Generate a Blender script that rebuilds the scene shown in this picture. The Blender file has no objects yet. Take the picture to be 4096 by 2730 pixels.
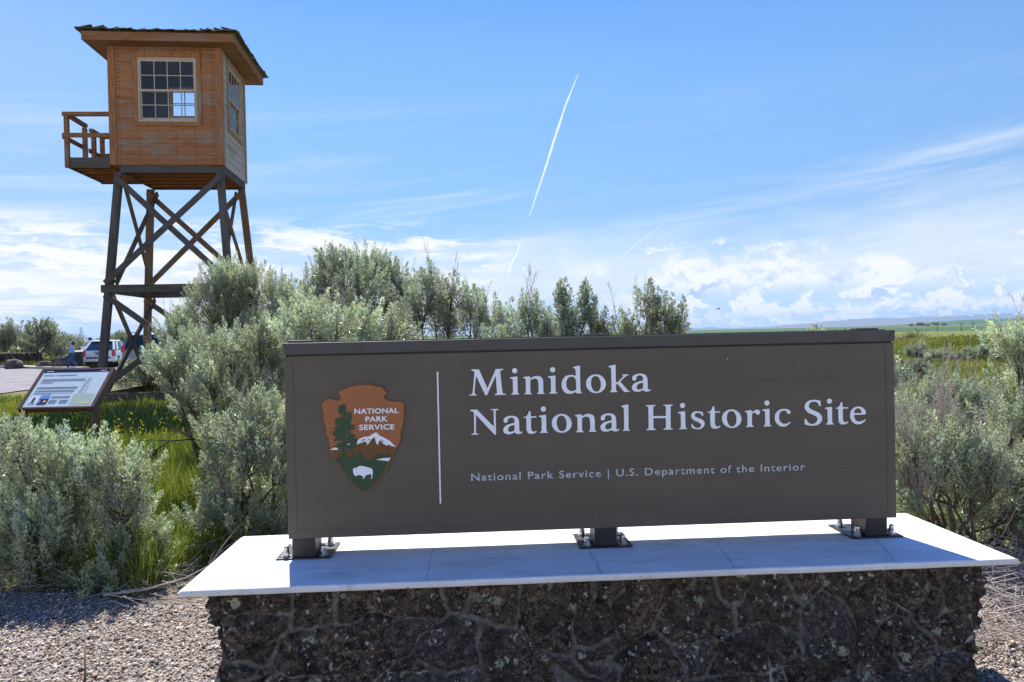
import bpy, bmesh, math, random
import numpy as np
from mathutils import Vector, Matrix
R = math.radians
S = bpy.context.scene
COL = S.collection

# ------------------------------------------------------------------ camera
CAM_H = 1.42
cam_d = bpy.data.cameras.new('camera')
cam = bpy.data.objects.new('camera', cam_d); COL.objects.link(cam)
cam_d.sensor_width = 36.0; cam_d.lens = 36.0 * 2950.0 / 4096.0
cam_d.clip_start = 0.05; cam_d.clip_end = 60000.0
PITCH, ROLL = -0.0095, -0.02146035
_f = Vector((0, math.cos(PITCH), math.sin(PITCH))); _u0 = Vector((0, -math.sin(PITCH), math.cos(PITCH))); _r0 = Vector((1, 0, 0))
_r = math.cos(ROLL) * _r0 + math.sin(ROLL) * _u0; _u = -math.sin(ROLL) * _r0 + math.cos(ROLL) * _u0
cam.matrix_world = Matrix(((_r.x, _u.x, -_f.x, 0), (_r.y, _u.y, -_f.y, 0), (_r.z, _u.z, -_f.z, CAM_H), (0, 0, 0, 1)))
S.camera = cam

# ------------------------------------------------------------------ sun, sky, exposure
SUN_AZ, SUN_EL = R(-17.0), R(52.0)
SUN_DIR = Vector((math.sin(SUN_AZ) * math.cos(SUN_EL), math.cos(SUN_AZ) * math.cos(SUN_EL), math.sin(SUN_EL)))
sun_d = bpy.data.lights.new('sun', 'SUN'); sun_d.energy = 5.0; sun_d.angle = R(0.5); sun_d.color = (1.0, 0.955, 0.89)
sun = bpy.data.objects.new('sun', sun_d); COL.objects.link(sun)
sun.rotation_euler = SUN_DIR.to_track_quat('Z', 'Y').to_euler(); sun.location = (0, 0, 40)
S.view_settings.view_transform = 'Standard'; S.view_settings.look = 'None'
S.view_settings.gamma = 1.0; S.view_settings.exposure = 0.85; S.view_settings.use_curve_mapping = False
S.render.engine = 'CYCLES'
S.cycles.max_bounces = 8; S.cycles.transparent_max_bounces = 12; S.cycles.volume_bounces = 0
S.cycles.use_denoising = True
SKY_STRENGTH = 0.085

class NT:
    """small node-tree builder"""
    def __init__(s, tree): s.t = tree; s.n = tree.nodes; s.l = tree.links
    def new(s, typ, **kw):
        n = s.n.new(typ)
        for k, v in kw.items(): setattr(n, k, v)
        return n
    def link(s, a, b): s.l.new(a, b)
    def put(s, sock, v):
        if isinstance(v, bpy.types.NodeSocket): s.link(v, sock)
        elif isinstance(v, (tuple, list)) and sock.type == 'RGBA' and len(v) == 3: sock.default_value = (*v, 1)
        else: sock.default_value = v
    def math(s, op, a, b=None, c=None, clamp=False):
        n = s.new('ShaderNodeMath', operation=op, use_clamp=clamp)
        for i, v in enumerate((a, b, c)):
            if v is not None: s.put(n.inputs[i], v)
        return n.outputs[0]
    def mix(s, f, a, b, blend='MIX'):
        n = s.new('ShaderNodeMix', data_type='RGBA', blend_type=blend); n.clamp_factor = True
        s.put(n.inputs[0], f); s.put(n.inputs[6], a); s.put(n.inputs[7], b)
        return n.outputs[2]
    def ramp(s, v, lo, hi, a=0.0, b=1.0, smooth=True):
        n = s.new('ShaderNodeMapRange', interpolation_type='SMOOTHSTEP' if smooth else 'LINEAR')
        s.put(n.inputs[0], v); s.put(n.inputs[1], lo); s.put(n.inputs[2], hi); s.put(n.inputs[3], a); s.put(n.inputs[4], b)
        return n.outputs[0]
    def noise(s, vec, scale, detail=4, rough=.55, dist=0.0, dim='3D', w=None, color=False):
        n = s.new('ShaderNodeTexNoise', noise_dimensions=dim)
        if vec is not None: s.put(n.inputs['Vector'], vec)
        s.put(n.inputs['Scale'], scale); n.inputs['Detail'].default_value = detail
        n.inputs['Roughness'].default_value = rough; n.inputs['Distortion'].default_value = dist
        if w is not None: n.inputs['W'].default_value = w
        return n.outputs[1 if color else 0]
    def voro(s, vec, scale, feature='F1', rand=1.0, out=0):
        n = s.new('ShaderNodeTexVoronoi', feature=feature)
        if vec is not None: s.put(n.inputs['Vector'], vec)
        s.put(n.inputs['Scale'], scale); n.inputs['Randomness'].default_value = rand
        return n.outputs[out]
    def xyz(s, x, y, z=0.0):
        n = s.new('ShaderNodeCombineXYZ')
        for i, v in enumerate((x, y, z)): s.put(n.inputs[i], v)
        return n.outputs[0]
    def sep(s, v):
        n = s.new('ShaderNodeSeparateXYZ'); s.put(n.inputs[0], v); return n.outputs
    def vmul(s, v, k):
        n = s.new('ShaderNodeVectorMath', operation='MULTIPLY'); s.put(n.inputs[0], v); n.inputs[1].default_value = k; return n.outputs[0]
    def vadd(s, v, k):
        n = s.new('ShaderNodeVectorMath', operation='ADD'); s.put(n.inputs[0], v); s.put(n.inputs[1], k); return n.outputs[0]

# ------------------------------------------------------------------ sky with clouds
W = bpy.data.worlds.new('World'); S.world = W; W.use_nodes = True
def build_world():
    T = NT(W.node_tree); W.node_tree.nodes.clear()
    out = T.new('ShaderNodeOutputWorld'); bg = T.new('ShaderNodeBackground')
    T.link(bg.outputs[0], out.inputs[0]); bg.inputs[1].default_value = SKY_STRENGTH
    sky = T.new('ShaderNodeTexSky', sky_type='NISHITA'); sky.sun_disc = False
    sky.sun_elevation = SUN_EL; sky.sun_rotation = SUN_AZ; sky.altitude = 1200; sky.air_density = 1.0; sky.dust_density = 0.12; sky.ozone_density = 2.5
    hs = T.new('ShaderNodeHueSaturation'); T.link(sky.outputs[0], hs.inputs['Color']); hs.inputs['Saturation'].default_value = SKY_SAT; hs.inputs['Value'].default_value = SKY_VAL
    tc = T.new('ShaderNodeTexCoord'); x, y, z = T.sep(tc.outputs['Generated'])
    az = T.math('ARCTAN2', x, y)
    hyp = T.math('SQRT', T.math('ADD', T.math('MULTIPLY', x, x), T.math('MULTIPLY', y, y)))
    el = T.math('ARCTAN2', z, hyp)
    white = CLOUD_WHITE
    # the air itself: a touch of milk everywhere, paler towards the horizon
    base = T.mix(1.0, hs.outputs[0], T.mix(T.ramp(el, .02, .38), (.52, .55, .60, 1), (1, 1, 1, 1)), 'MULTIPLY')
    base = T.mix(1.0, base, T.mix(T.ramp(el, .34, .70), (1, 1, 1, 1), (.06, .72, 1.42, 1)), 'MULTIPLY')  # upper sky, mostly out of view, pushed to deep blue to tint the slab's shade
    base = T.mix(T.ramp(el, .50, .06, SKY_MILK, SKY_MILK + .10), base, SKY_PALE)
    base = T.mix(T.ramp(el, .10, .0, 0, .5), base, (2.9, 4.7, 7.0, 1))
    base = T.mix(T.math('MULTIPLY', T.math('MULTIPLY', T.ramp(az, -.25, -.62), T.ramp(el, .62, .30)), T.math('MULTIPLY', T.ramp(az, -1.8, -1.1), .14)), base, CLOUD_VEIL)
    nv = T.noise(T.xyz(T.math('MULTIPLY', az, 2.4), T.math('MULTIPLY', el, 8.0), 3.1), 1.0, 6, .6, .4)
    e2 = T.math('SUBTRACT', el, T.math('MULTIPLY', az, .10))
    # streaks of cirrus, rising gently to the right
    st = T.noise(T.xyz(T.math('MULTIPLY', az, 1.7), T.math('MULTIPLY', e2, 21.0), 12.6), 1.0, 7, .60, .5)
    fine = T.noise(T.xyz(T.math('MULTIPLY', az, 4.0), T.math('MULTIPLY', e2, 80.0), 1.7), 1.0, 5, .6, .3)
    streak = T.math('MULTIPLY', T.ramp(st, .44, .74), T.math('MULTIPLY', T.ramp(el, .34, .14), .62))
    streak = T.math('MULTIPLY', streak, T.ramp(fine, .25, .7, .5, 1.0))
    c = T.mix(streak, base, white)
    # one long bright wisp on the right
    wl = T.math('SUBTRACT', el, T.math('ADD', .182, T.math('MULTIPLY', T.math('SUBTRACT', az, .45), .17)))
    wl = T.math('ADD', wl, T.math('MULTIPLY', T.math('SUBTRACT', nv, .5), .035))
    wisp = T.math('MULTIPLY', T.ramp(T.math('ABSOLUTE', wl), .012, .001), T.math('MULTIPLY', T.ramp(az, .30, .48), T.ramp(fine, .3, .6, .04, .17)))
    c = T.mix(wisp, c, white)
    # broad milky sheet, right and middle
    elv = T.math('ADD', el, T.math('MULTIPLY', T.math('SUBTRACT', nv, .5), .17))
    sheet = T.math('MULTIPLY', T.ramp(elv, .165, .085), T.math('MULTIPLY', T.ramp(el, .028, .075), T.ramp(az, -.28, .10, .40, .80)))
    c = T.mix(T.math('MULTIPLY', sheet, T.ramp(fine, .2, .7, .8, 1.0)), c, CLOUD_VEIL)
    def puffs(seed, kx, ky, lo, hi, e0, e1, e2_, e3, azlo, azhi, c_in, amt, sh, warp=1.0):
        wv = T.noise(T.xyz(T.math('MULTIPLY', az, kx * 3.5), T.math('MULTIPLY', el, ky * 3.2), seed + 4), 1.0, 4, .55, 0, color=True)
        wx, wy, wz = T.sep(wv)
        def field(de):
            ee = T.math('ADD', T.math('ADD', el, de), T.math('MULTIPLY', T.math('SUBTRACT', wy, .5), .022 * warp))
            aa = T.math('ADD', az, T.math('MULTIPLY', T.math('SUBTRACT', wx, .5), .035 * warp))
            return T.noise(T.xyz(T.math('MULTIPLY', aa, kx), T.math('MULTIPLY', ee, ky), seed), 1.0, 10, .67, 0)
        f0 = field(0.0); f1 = field(.010)
        m = T.math('MULTIPLY', T.ramp(f0, lo - .015, hi + .02), T.math('MULTIPLY', T.ramp(el, e0, e1), T.ramp(el, e3, e2_)))
        m = T.math('MULTIPLY', T.math('MULTIPLY', m, T.ramp(az, azlo, azhi)), amt)
        shade = T.ramp(T.math('SUBTRACT', f1, f0), -.01, .06, 0.0, sh)
        return T.mix(m, c_in, T.mix(shade, white, CLOUD_SHADE))
    # left: flat layered banks with blue gaps, then a solid low bank
    c = puffs(7.4, 5.0, 30.0, .455, .53, .045, .075, .125, .165, 0.06, -.08, c, .95, .30)
    c = puffs(41.3, 6.0, 22.0, .38, .47, .004, .02, .062, .085, 0.06, -.10, c, .92, .35)
    # middle: a few small torn scraps
    c = puffs(18.2, 22.0, 60.0, .60, .66, .075, .085, .110, .128, -.16, -.06, c, .85, .25)
    # right: tall cumulus heads over rows of little ones
    c = puffs(2.3, 9.0, 15.0, .45, .52, .040, .065, .085, .120, .00, .20, c, .85, .55)
    c = puffs(11.7, 19.0, 27.0, .455, .495, .012, .022, .050, .080, .03, .22, c, 1.0, .85)
    c = puffs(31.2, 34.0, 52.0, .475, .51, .002, .008, .022, .034, .08, .25, c, .95, .7)
    # bright cloud band added unseen behind the photographer, to fill the shaded sign front
    nb = T.noise(tc.outputs['Generated'], 3.0, 6, .6, .3)
    bk = T.math('MULTIPLY', T.ramp(y, -.1, -.6), T.math('MULTIPLY', T.ramp(el, .28, .14), T.ramp(nb, .30, .52, .55, 1.0)))
    c = T.mix(bk, c, BACK_FILL)
    T.link(c, bg.inputs[0])
SKY_SAT, SKY_VAL, SKY_MILK = 1.22, 1.08, .06
BACK_FILL = (10.6, 11.2, 12.0, 1)
SKY_PALE = (4.4, 5.6, 7.0, 1)
CLOUD_WHITE = (7.0, 7.0, 7.1, 1); CLOUD_VEIL = (5.6, 6.1, 6.7, 1); CLOUD_SHADE = (3.0, 4.1, 5.7, 1)
build_world()

# ------------------------------------------------------------------ helpers
def tag(o, label=None, cat=None, group=None, kind=None):
    if label: o['label'] = label
    if cat: o['category'] = cat
    if group: o['group'] = group
    if kind: o['kind'] = kind
    return o
def empty(name, loc=(0, 0, 0), rz=0.0, label=None, cat=None, group=None):
    o = bpy.data.objects.new(name, None); COL.objects.link(o); o.location = loc; o.rotation_euler = (0, 0, rz); o.empty_display_size = .1
    return tag(o, label, cat, group)
def mesh_np(name, V, F, mat, parent=None, smooth=False, col=None, mats=None):
    """V (n,3); F (m,k) array or list of tuples"""
    me = bpy.data.meshes.new(name)
    V = np.asarray(V, dtype=np.float32)
    if isinstance(F, np.ndarray):
        m, k = F.shape
        me.vertices.add(len(V)); me.vertices.foreach_set('co', V.ravel())
        me.loops.add(m * k); me.loops.foreach_set('vertex_index', F.astype(np.int32).ravel())
        me.polygons.add(m); me.polygons.foreach_set('loop_start', np.arange(0, m * k, k, dtype=np.int32))
        me.update(calc_edges=True)
    else:
        me.from_pydata([tuple(map(float, v)) for v in V], [], [tuple(f) for f in F]); me.update()
    if col is not None:
        ca = me.color_attributes.new('tint', 'FLOAT_COLOR', 'POINT')
        c4 = np.ones((len(V), 4), np.float32); c4[:, :col.shape[1]] = col
        ca.data.foreach_set('color', c4.ravel())
    if smooth: me.polygons.foreach_set('use_smooth', np.ones(len(me.polygons), bool))
    for mm in (mats or [mat]): me.materials.append(mm)
    o = bpy.data.objects.new(name, me); COL.objects.link(o)
    if parent is not None: o.parent = parent
    return o
class MB:
    """collects solids into one mesh"""
    def __init__(s): s.v = []; s.f = []
    def add(s, V, F):
        b = len(s.v); s.v += [tuple(map(float, v)) for v in V]; s.f += [tuple(i + b for i in f) for f in F]; return s
    def box(s, lo, hi):
        x0, y0, z0 = lo; x1, y1, z1 = hi
        return s.add([(x0, y0, z0), (x1, y0, z0), (x1, y1, z0), (x0, y1, z0), (x0, y0, z1), (x1, y0, z1), (x1, y1, z1), (x0, y1, z1)],
                     [(0, 3, 2, 1), (4, 5, 6, 7), (0, 1, 5, 4), (1, 2, 6, 5), (2, 3, 7, 6), (3, 0, 4, 7)])
    def beam(s, p, q, w, h, up=(0, 0, 1)):
        """rectangular timber from p to q: w across, h along up"""
        p, q = Vector(p), Vector(q); d = (q - p).normalized(); up = Vector(up)
        side = d.cross(up)
        if side.length < 1e-4: side = d.cross(Vector((0, 1, 0)))
        side.normalize(); u2 = side.cross(d).normalized()
        V = []
        for c in (p, q):
            for a, b in ((-1, -1), (1, -1), (1, 1), (-1, 1)): V.append(c + side * (a * w / 2) + u2 * (b * h / 2))
        return s.add(V, [(0, 1, 2, 3), (7, 6, 5, 4), (0, 4, 5, 1), (1, 5, 6, 2), (2, 6, 7, 3), (3, 7, 4, 0)])
    def tube(s, pts, rad, n=6, cap=True):
        pts = [Vector(p) for p in pts]; rad = [rad] * len(pts) if not hasattr(rad, '__len__') else rad
        V = []; F = []
        tot = (pts[-1] - pts[0]); ax = min(range(3), key=lambda k: abs(tot[k])); ref = Vector([1.0 if k == ax else 0.0 for k in range(3)])
        for i, p in enumerate(pts):
            d = (pts[min(i + 1, len(pts) - 1)] - pts[max(i - 1, 0)]).normalized()
            if abs(d.dot(ref)) > .98: ref = Vector((ref.y, ref.z, ref.x))
            a = d.cross(ref).normalized(); b = d.cross(a)
            for k in range(n):
                t = 2 * math.pi * k / n; V.append(p + a * (math.cos(t) * rad[i]) + b * (math.sin(t) * rad[i]))
        for i in range(len(pts) - 1):
            for k in range(n): F.append((i * n + k, i * n + (k + 1) % n, (i + 1) * n + (k + 1) % n, (i + 1) * n + k))
        if cap: F += [tuple(range(n))[::-1], tuple((len(pts) - 1) * n + k for k in range(n))]
        return s.add(V, F)
    def lathe(s, prof, n=12, c=(0, 0, 0), ang0=0.0):
        V = []; F = []
        for r, z in prof:
            for k in range(n):
                t = 2 * math.pi * k / n + ang0; V.append((c[0] + r * math.cos(t), c[1] + r * math.sin(t), c[2] + z))
        for i in range(len(prof) - 1):
            for k in range(n): F.append((i * n + k, i * n + (k + 1) % n, (i + 1) * n + (k + 1) % n, (i + 1) * n + k))
        F += [tuple(range(n))[::-1], tuple((len(prof) - 1) * n + k for k in range(n))]
        return s.add(V, F)
    def prism(s, poly, y0, y1):
        """poly in (x,z), extruded along y"""
        n = len(poly); V = [(x, y0, z) for x, z in poly] + [(x, y1, z) for x, z in poly]
        return s.add(V, [tuple(range(n)), tuple(range(2 * n - 1, n - 1, -1))] + [(i, i + n, (i + 1) % n + n, (i + 1) % n) for i in range(n)])
    def build(s, name, mat, parent=None, smooth=False, bevel=0.0, seg=2):
        me = bpy.data.meshes.new(name); me.from_pydata(s.v, [], s.f); me.update()
        bm = bmesh.new(); bm.from_mesh(me); bmesh.ops.recalc_face_normals(bm, faces=bm.faces[:])
        if bevel: bmesh.ops.bevel(bm, geom=bm.edges[:], offset=bevel, segments=seg, profile=.6, affect='EDGES', clamp_overlap=True)
        bm.to_mesh(me); bm.free()
        if smooth: me.polygons.foreach_set('use_smooth', np.ones(len(me.polygons), bool))
        me.materials.append(mat)
        o = bpy.data.objects.new(name, me); COL.objects.link(o)
        if parent is not None: o.parent = parent
        return o
def copy_tree(o, parent=None):
    c = o.copy(); COL.objects.link(c); c.parent = parent
    for ch in list(o.children): copy_tree(ch, c)
    return c
def mat_new(name):
    m = bpy.data.materials.new(name); m.use_nodes = True
    T = NT(m.node_tree); b = m.node_tree.nodes['Principled BSDF']
    return m, T, b
def simple(name, col, rough=.6, metal=0.0, spec=.4, var=0.0, scale=6.0, bump=0.0, bscale=60.0):
    m, T, b = mat_new(name)
    b.inputs['Roughness'].default_value = rough; b.inputs['Metallic'].default_value = metal; b.inputs['Specular IOR Level'].default_value = spec
    co = T.new('ShaderNodeTexCoord').outputs['Object']
    if var:
        n = T.noise(co, scale, 5, .6)
        lo = tuple(c * (1 - var) for c in col); hi = tuple(min(1, c * (1 + var)) for c in col)
        T.put(b.inputs['Base Color'], T.mix(T.ramp(n, .3, .7), lo, hi))
    else: b.inputs['Base Color'].default_value = (*col, 1)
    if bump:
        bp = T.new('ShaderNodeBump'); bp.inputs['Strength'].default_value = bump; bp.inputs['Distance'].default_value = .01
        T.put(bp.inputs['Height'], T.noise(co, bscale, 6, .6)); T.link(bp.outputs[0], b.inputs['Normal'])
    return m
GLYPH={'M':[[(9.7,101.1,0),(11.7,104.1,1),(40.3,103.4,1),(72.2,28.1,1),(105.9,103.2,1),(136.1,103.0,1),(136.6,99.6,1),(125.6,95.7,0),(124.1,89.1,0),(131.3,11.5,0),(134.0,5.7,0),(144.4,4.5,1),(143.4,0.4,1),(99.9,0.0,1),(100.4,4.1,0),(107.6,6.4,0),(109.2,11.1,0),(105.3,76.4,1),(70.1,1.1,1),(63.1,0.9,1),(28.1,78.3,1),(20.9,11.5,0),(23.7,6.7,0),(29.3,4.1,1),(28.8,0.9,1),(0.0,0.7,1),(0.5,4.5,0),(9.5,6.5,0),(13.1,12.6,0),(21.7,87.8,0),(20.0,95.4,0),(15.3,98.4,0)]],'i':[[(0.0,67.3,0),(1.9,68.9,0),(25.6,71.8,1),(29.4,70.3,1),(29.6,8.8,0),(31.8,4.6,0),(35.9,3.4,1),(35.1,0.0,1),(3.9,0.0,1),(4.3,4.2,0),(8.1,5.6,0),(10.5,10.3,0),(10.8,58.5,0),(8.4,62.3,0),(0.9,64.8,0)],[(29.5,94.5,0),(28.0,89.4,0),(24.1,85.7,0),(18.9,84.4,0),(13.7,85.9,0),(10.0,89.8,0),(8.7,95.0,0),(10.2,100.2,0),(14.1,103.9,0),(19.4,105.2,0),(24.5,103.7,0),(28.3,99.8,0)]],'n':[[(0.0,67.3,0),(2.3,69.1,0),(25.1,71.8,1),(27.6,70.4,1),(28.2,62.8,1),(41.2,70.1,0),(56.5,72.5,0),(71.6,67.4,0),(78.9,54.0,0),(79.4,8.5,0),(81.6,3.7,0),(85.8,2.3,1),(85.0,0.0,1),(54.6,0.6,1),(55.0,3.8,0),(58.5,5.2,0),(60.3,10.9,0),(60.1,46.9,0),(57.1,57.4,0),(48.6,61.4,0),(37.2,60.3,0),(28.4,54.9,1),(28.2,8.8,0),(30.3,4.4,0),(34.7,3.0,1),(34.0,0.2,1),(3.3,0.4,1),(3.8,3.8,0),(8.0,5.6,0),(10.0,10.3,0),(10.0,56.6,0),(7.9,62.4,0),(2.2,64.8,0)]],'d':[[(46.5,105.3,0),(48.5,106.8,0),(71.5,111.6,1),(74.7,110.0,1),(74.2,13.1,0),(76.0,8.3,0),(80.2,5.3,1),(79.3,1.5,1),(57.7,1.1,1),(56.5,8.2,1),(45.4,2.4,0),(28.1,0.0,0),(11.1,7.1,0),(1.0,24.4,0),(0.0,41.5,0),(5.5,58.5,0),(18.2,71.5,0),(37.3,75.2,0),(50.6,73.5,0),(57.7,71.4,1),(56.4,93.3,0),(55.0,99.0,0),(47.4,102.1,0)],[(57.1,15.4,1),(43.6,11.0,0),(32.2,12.2,0),(21.9,22.0,0),(18.4,35.4,0),(19.6,50.5,0),(26.6,63.7,0),(40.0,68.1,0),(50.5,65.0,0),(56.4,55.3,0),(57.5,36.3,0)]],'o':[[(40.4,75.1,0),(60.4,68.9,0),(74.4,54.3,0),(79.3,37.0,0),(74.7,18.1,0),(59.0,4.2,0),(38.8,0.0,0),(17.9,6.2,0),(3.9,21.8,0),(0.0,39.0,0),(4.6,57.0,0),(19.2,69.9,0)],[(40.2,67.9,0),(50.6,62.5,0),(57.1,49.0,0),(59.3,35.6,0),(56.4,18.6,0),(48.6,8.3,0),(38.9,6.1,0),(28.5,11.7,0),(22.1,25.2,0),(19.5,40.4,0),(22.8,57.5,0),(29.6,65.9,0)]],'k':[[(0.0,103.5,0),(1.9,104.9,0),(25.1,109.5,1),(28.9,108.1,1),(28.5,40.3,1),(36.2,40.1,1),(55.8,59.3,0),(58.7,63.9,0),(54.0,66.9,1),(54.4,70.1,1),(80.6,70.1,1),(79.9,66.3,1),(73.2,64.5,0),(67.3,60.9,0),(45.8,41.8,1),(75.9,7.3,0),(79.6,3.4,0),(85.0,3.2,1),(84.4,0.0,1),(61.3,0.0,1),(36.0,31.7,1),(28.7,31.9,1),(28.8,9.4,0),(30.6,5.2,0),(34.8,3.6,1),(34.0,0.1,1),(4.6,0.5,1),(5.1,4.3,0),(9.0,6.1,0),(10.6,10.8,0),(10.7,91.8,0),(8.5,97.5,0),(0.9,100.6,0)]],'a':[[(2.0,52.7,0),(5.7,64.0,0),(19.4,71.3,0),(38.7,72.8,0),(55.9,66.6,0),(63.3,51.2,0),(64.1,12.9,0),(67.2,7.1,0),(73.1,10.4,1),(76.0,9.2,1),(73.0,3.2,0),(62.3,0.0,0),(50.7,1.8,0),(44.7,6.8,1),(31.4,1.4,0),(16.0,0.4,0),(3.6,6.8,0),(0.0,18.4,0),(5.0,29.7,0),(16.8,38.0,0),(45.4,44.9,1),(45.1,57.3,0),(38.5,64.2,0),(26.9,64.5,0),(19.1,58.9,0),(18.4,50.4,0),(13.1,45.7,0),(5.4,46.5,0)],[(45.3,36.3,1),(30.1,32.9,0),(21.3,25.5,0),(19.2,16.0,0),(23.0,11.1,0),(29.7,9.0,0),(37.4,10.8,0),(44.8,15.3,1)]],'l':[[(0.0,99.6,0),(2.0,101.0,0),(25.1,106.1,1),(28.4,104.5,1),(27.4,9.1,0),(29.5,4.9,0),(33.7,3.2,1),(32.6,0.0,1),(4.3,0.4,1),(4.8,4.0,0),(8.3,6.2,0),(9.4,11.5,0),(9.8,87.8,0),(7.6,93.6,0),(0.9,96.7,0)]],'N':[[(0.0,99.0,0),(1.4,101.2,1),(26.8,101.5,1),(91.7,31.7,1),(92.2,92.2,0),(89.9,97.0,0),(80.5,98.6,1),(81.1,101.9,1),(111.3,101.5,1),(111.0,97.4,1),(102.1,95.7,0),(100.2,92.0,0),(100.1,1.8,1),(96.6,0.0,0),(92.2,2.4,1),(22.9,79.9,1),(21.1,12.0,0),(23.8,7.2,0),(31.7,5.6,1),(30.7,2.3,1),(3.3,2.1,1),(3.6,6.4,0),(10.6,8.1,0),(13.6,13.1,0),(14.2,85.8,0),(10.6,93.5,0),(1.3,96.5,0)]],'t':[[(21.8,90.2,1),(27.5,90.1,1),(28.4,69.6,1),(49.8,69.6,1),(49.7,64.5,1),(28.8,63.9,1),(28.5,21.8,0),(31.5,12.3,0),(39.0,8.3,0),(47.7,11.8,1),(51.0,9.4,1),(44.6,3.4,0),(29.4,0.0,0),(18.0,2.2,0),(11.6,10.9,0),(9.9,22.4,0),(9.9,64.0,1),(0.0,64.3,1),(0.5,68.1,0),(9.1,70.7,0),(15.8,77.1,0),(19.8,87.5,0)]],'H':[[(0.0,97.6,0),(0.7,100.4,1),(38.7,100.4,1),(39.2,96.5,1),(31.4,94.8,0),(29.4,90.1,0),(28.7,55.7,1),(80.0,55.3,1),(80.1,89.7,0),(77.8,94.5,0),(70.1,96.7,1),(70.6,100.1,1),(108.9,100.0,1),(108.5,96.2,1),(101.6,94.9,0),(99.6,90.1,0),(98.4,9.8,0),(100.7,5.5,0),(107.6,3.8,1),(107.0,0.3,1),(69.6,0.0,1),(69.8,3.9,0),(76.1,5.6,0),(79.1,10.3,0),(79.4,47.2,1),(28.9,47.5,1),(28.8,9.8,0),(31.0,5.5,0),(38.3,3.8,1),(37.5,0.0,1),(0.0,0.1,1),(0.3,3.9,0),(6.5,5.7,0),(9.1,10.4,0),(9.5,89.7,0),(7.7,94.5,0),(0.6,95.6,1)]],'s':[[(47.9,68.4,1),(49.6,55.9,1),(48.6,52.7,1),(44.7,54.1,0),(39.0,62.0,0),(28.4,66.1,0),(18.6,63.5,0),(14.6,56.9,0),(17.4,51.0,0),(29.9,45.0,0),(45.3,37.8,0),(53.9,27.0,0),(52.7,13.6,0),(40.8,2.4,0),(25.2,0.0,0),(9.7,3.3,0),(1.6,7.4,1),(0.3,21.8,1),(5.2,21.1,1),(9.9,12.9,0),(21.4,5.9,0),(33.1,6.5,0),(40.0,14.0,0),(38.2,21.7,0),(27.7,28.7,0),(12.3,35.8,0),(2.7,44.7,0),(0.0,55.4,0),(5.1,66.7,0),(16.8,72.2,0),(32.4,72.3,0)]],'r':[[(0.0,64.0,0),(1.6,65.5,0),(24.4,68.7,1),(26.4,67.1,1),(27.3,60.2,1),(36.1,64.6,0),(44.0,69.0,0),(51.8,69.5,0),(59.6,64.7,0),(61.4,58.5,0),(57.8,50.9,0),(51.4,48.7,0),(46.0,52.7,0),(40.6,56.7,0),(34.3,56.9,0),(28.3,51.7,0),(27.5,11.6,0),(29.5,6.2,0),(35.2,4.5,1),(34.1,0.7,1),(3.2,0.0,1),(3.9,3.8,0),(8.3,6.8,0),(9.7,12.1,0),(8.9,54.5,0),(6.2,59.2,0),(0.7,61.4,0)]],'c':[[(66.2,19.5,1),(56.5,8.3,0),(45.3,1.7,0),(32.7,0.0,0),(15.5,6.3,0),(3.2,20.6,0),(0.0,36.1,0),(3.8,54.5,0),(16.6,67.3,0),(37.2,72.4,0),(54.5,69.4,0),(64.6,62.1,0),(65.2,55.9,0),(60.4,51.1,0),(52.6,52.4,0),(48.8,59.5,0),(43.3,64.3,0),(35.5,65.2,0),(26.0,61.6,0),(19.5,51.0,0),(17.3,37.2,0),(20.6,24.7,0),(28.3,15.3,0),(39.2,11.9,0),(51.9,13.8,0),(63.0,20.2,1)]],'S':[[(66.8,99.5,1),(67.3,78.9,1),(61.4,78.3,1),(59.0,84.9,0),(52.4,93.3,0),(40.7,97.2,0),(27.2,94.8,0),(18.7,85.2,0),(19.3,75.3,0),(28.4,66.0,0),(48.4,57.2,0),(63.4,47.8,0),(72.3,32.7,0),(70.4,18.0,0),(57.5,5.2,0),(37.3,0.0,0),(13.8,2.3,0),(0.1,6.8,1),(0.0,28.5,1),(6.7,28.0,1),(12.4,16.3,0),(24.0,7.8,0),(35.7,7.4,0),(47.6,13.7,0),(52.9,25.1,0),(49.7,35.0,0),(36.4,43.6,0),(14.7,53.2,0),(2.4,67.5,0),(0.6,79.1,0),(7.1,93.7,0),(20.6,102.4,0),(39.2,104.3,0),(54.3,103.1,0)]],'e':[[(66.1,44.5,0),(63.4,38.6,1),(16.9,37.9,1),(18.4,26.3,0),(25.0,15.4,0),(36.7,10.6,0),(50.3,13.1,0),(63.1,19.3,1),(65.9,16.8,1),(55.2,6.3,0),(41.6,0.1,0),(28.1,0.0,0),(13.0,6.7,0),(2.2,21.8,0),(0.0,38.4,0),(5.4,56.4,0),(17.4,67.6,0),(36.1,71.7,0),(52.9,66.6,0),(62.9,56.5,0)],[(16.7,44.5,1),(19.7,56.0,0),(27.5,63.2,0),(37.6,63.7,0),(45.1,57.8,0),(47.8,44.5,1)]]}
PLACE=[(0,'M',715.5,540.8),(0,'i',877.4,540.9),(0,'n',929.1,540.6),(0,'i',1028.1,541.0),(0,'d',1081.8,538.4),(0,'o',1179.2,538.5),(0,'k',1270.0,540.3),(0,'a',1362.4,539.3),(1,'N',717.7,384.7),(1,'a',846.0,384.9),(1,'t',928.5,383.8),(1,'i',987.9,386.3),(1,'o',1039.3,384.9),(1,'n',1131.5,384.8),(1,'a',1233.0,384.2),(1,'l',1318.6,384.9),(1,'H',1417.6,385.2),(1,'i',1546.5,385.5),(1,'s',1599.3,383.3),(1,'t',1667.3,383.5),(1,'o',1724.8,384.5),(1,'r',1819.4,386.1),(1,'i',1890.4,386.5),(1,'c',1940.9,383.7),(1,'S',2063.7,384.4),(1,'i',2148.0,387.2),(1,'t',2193.5,386.0),(1,'e',2251.6,385.5)]
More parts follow.
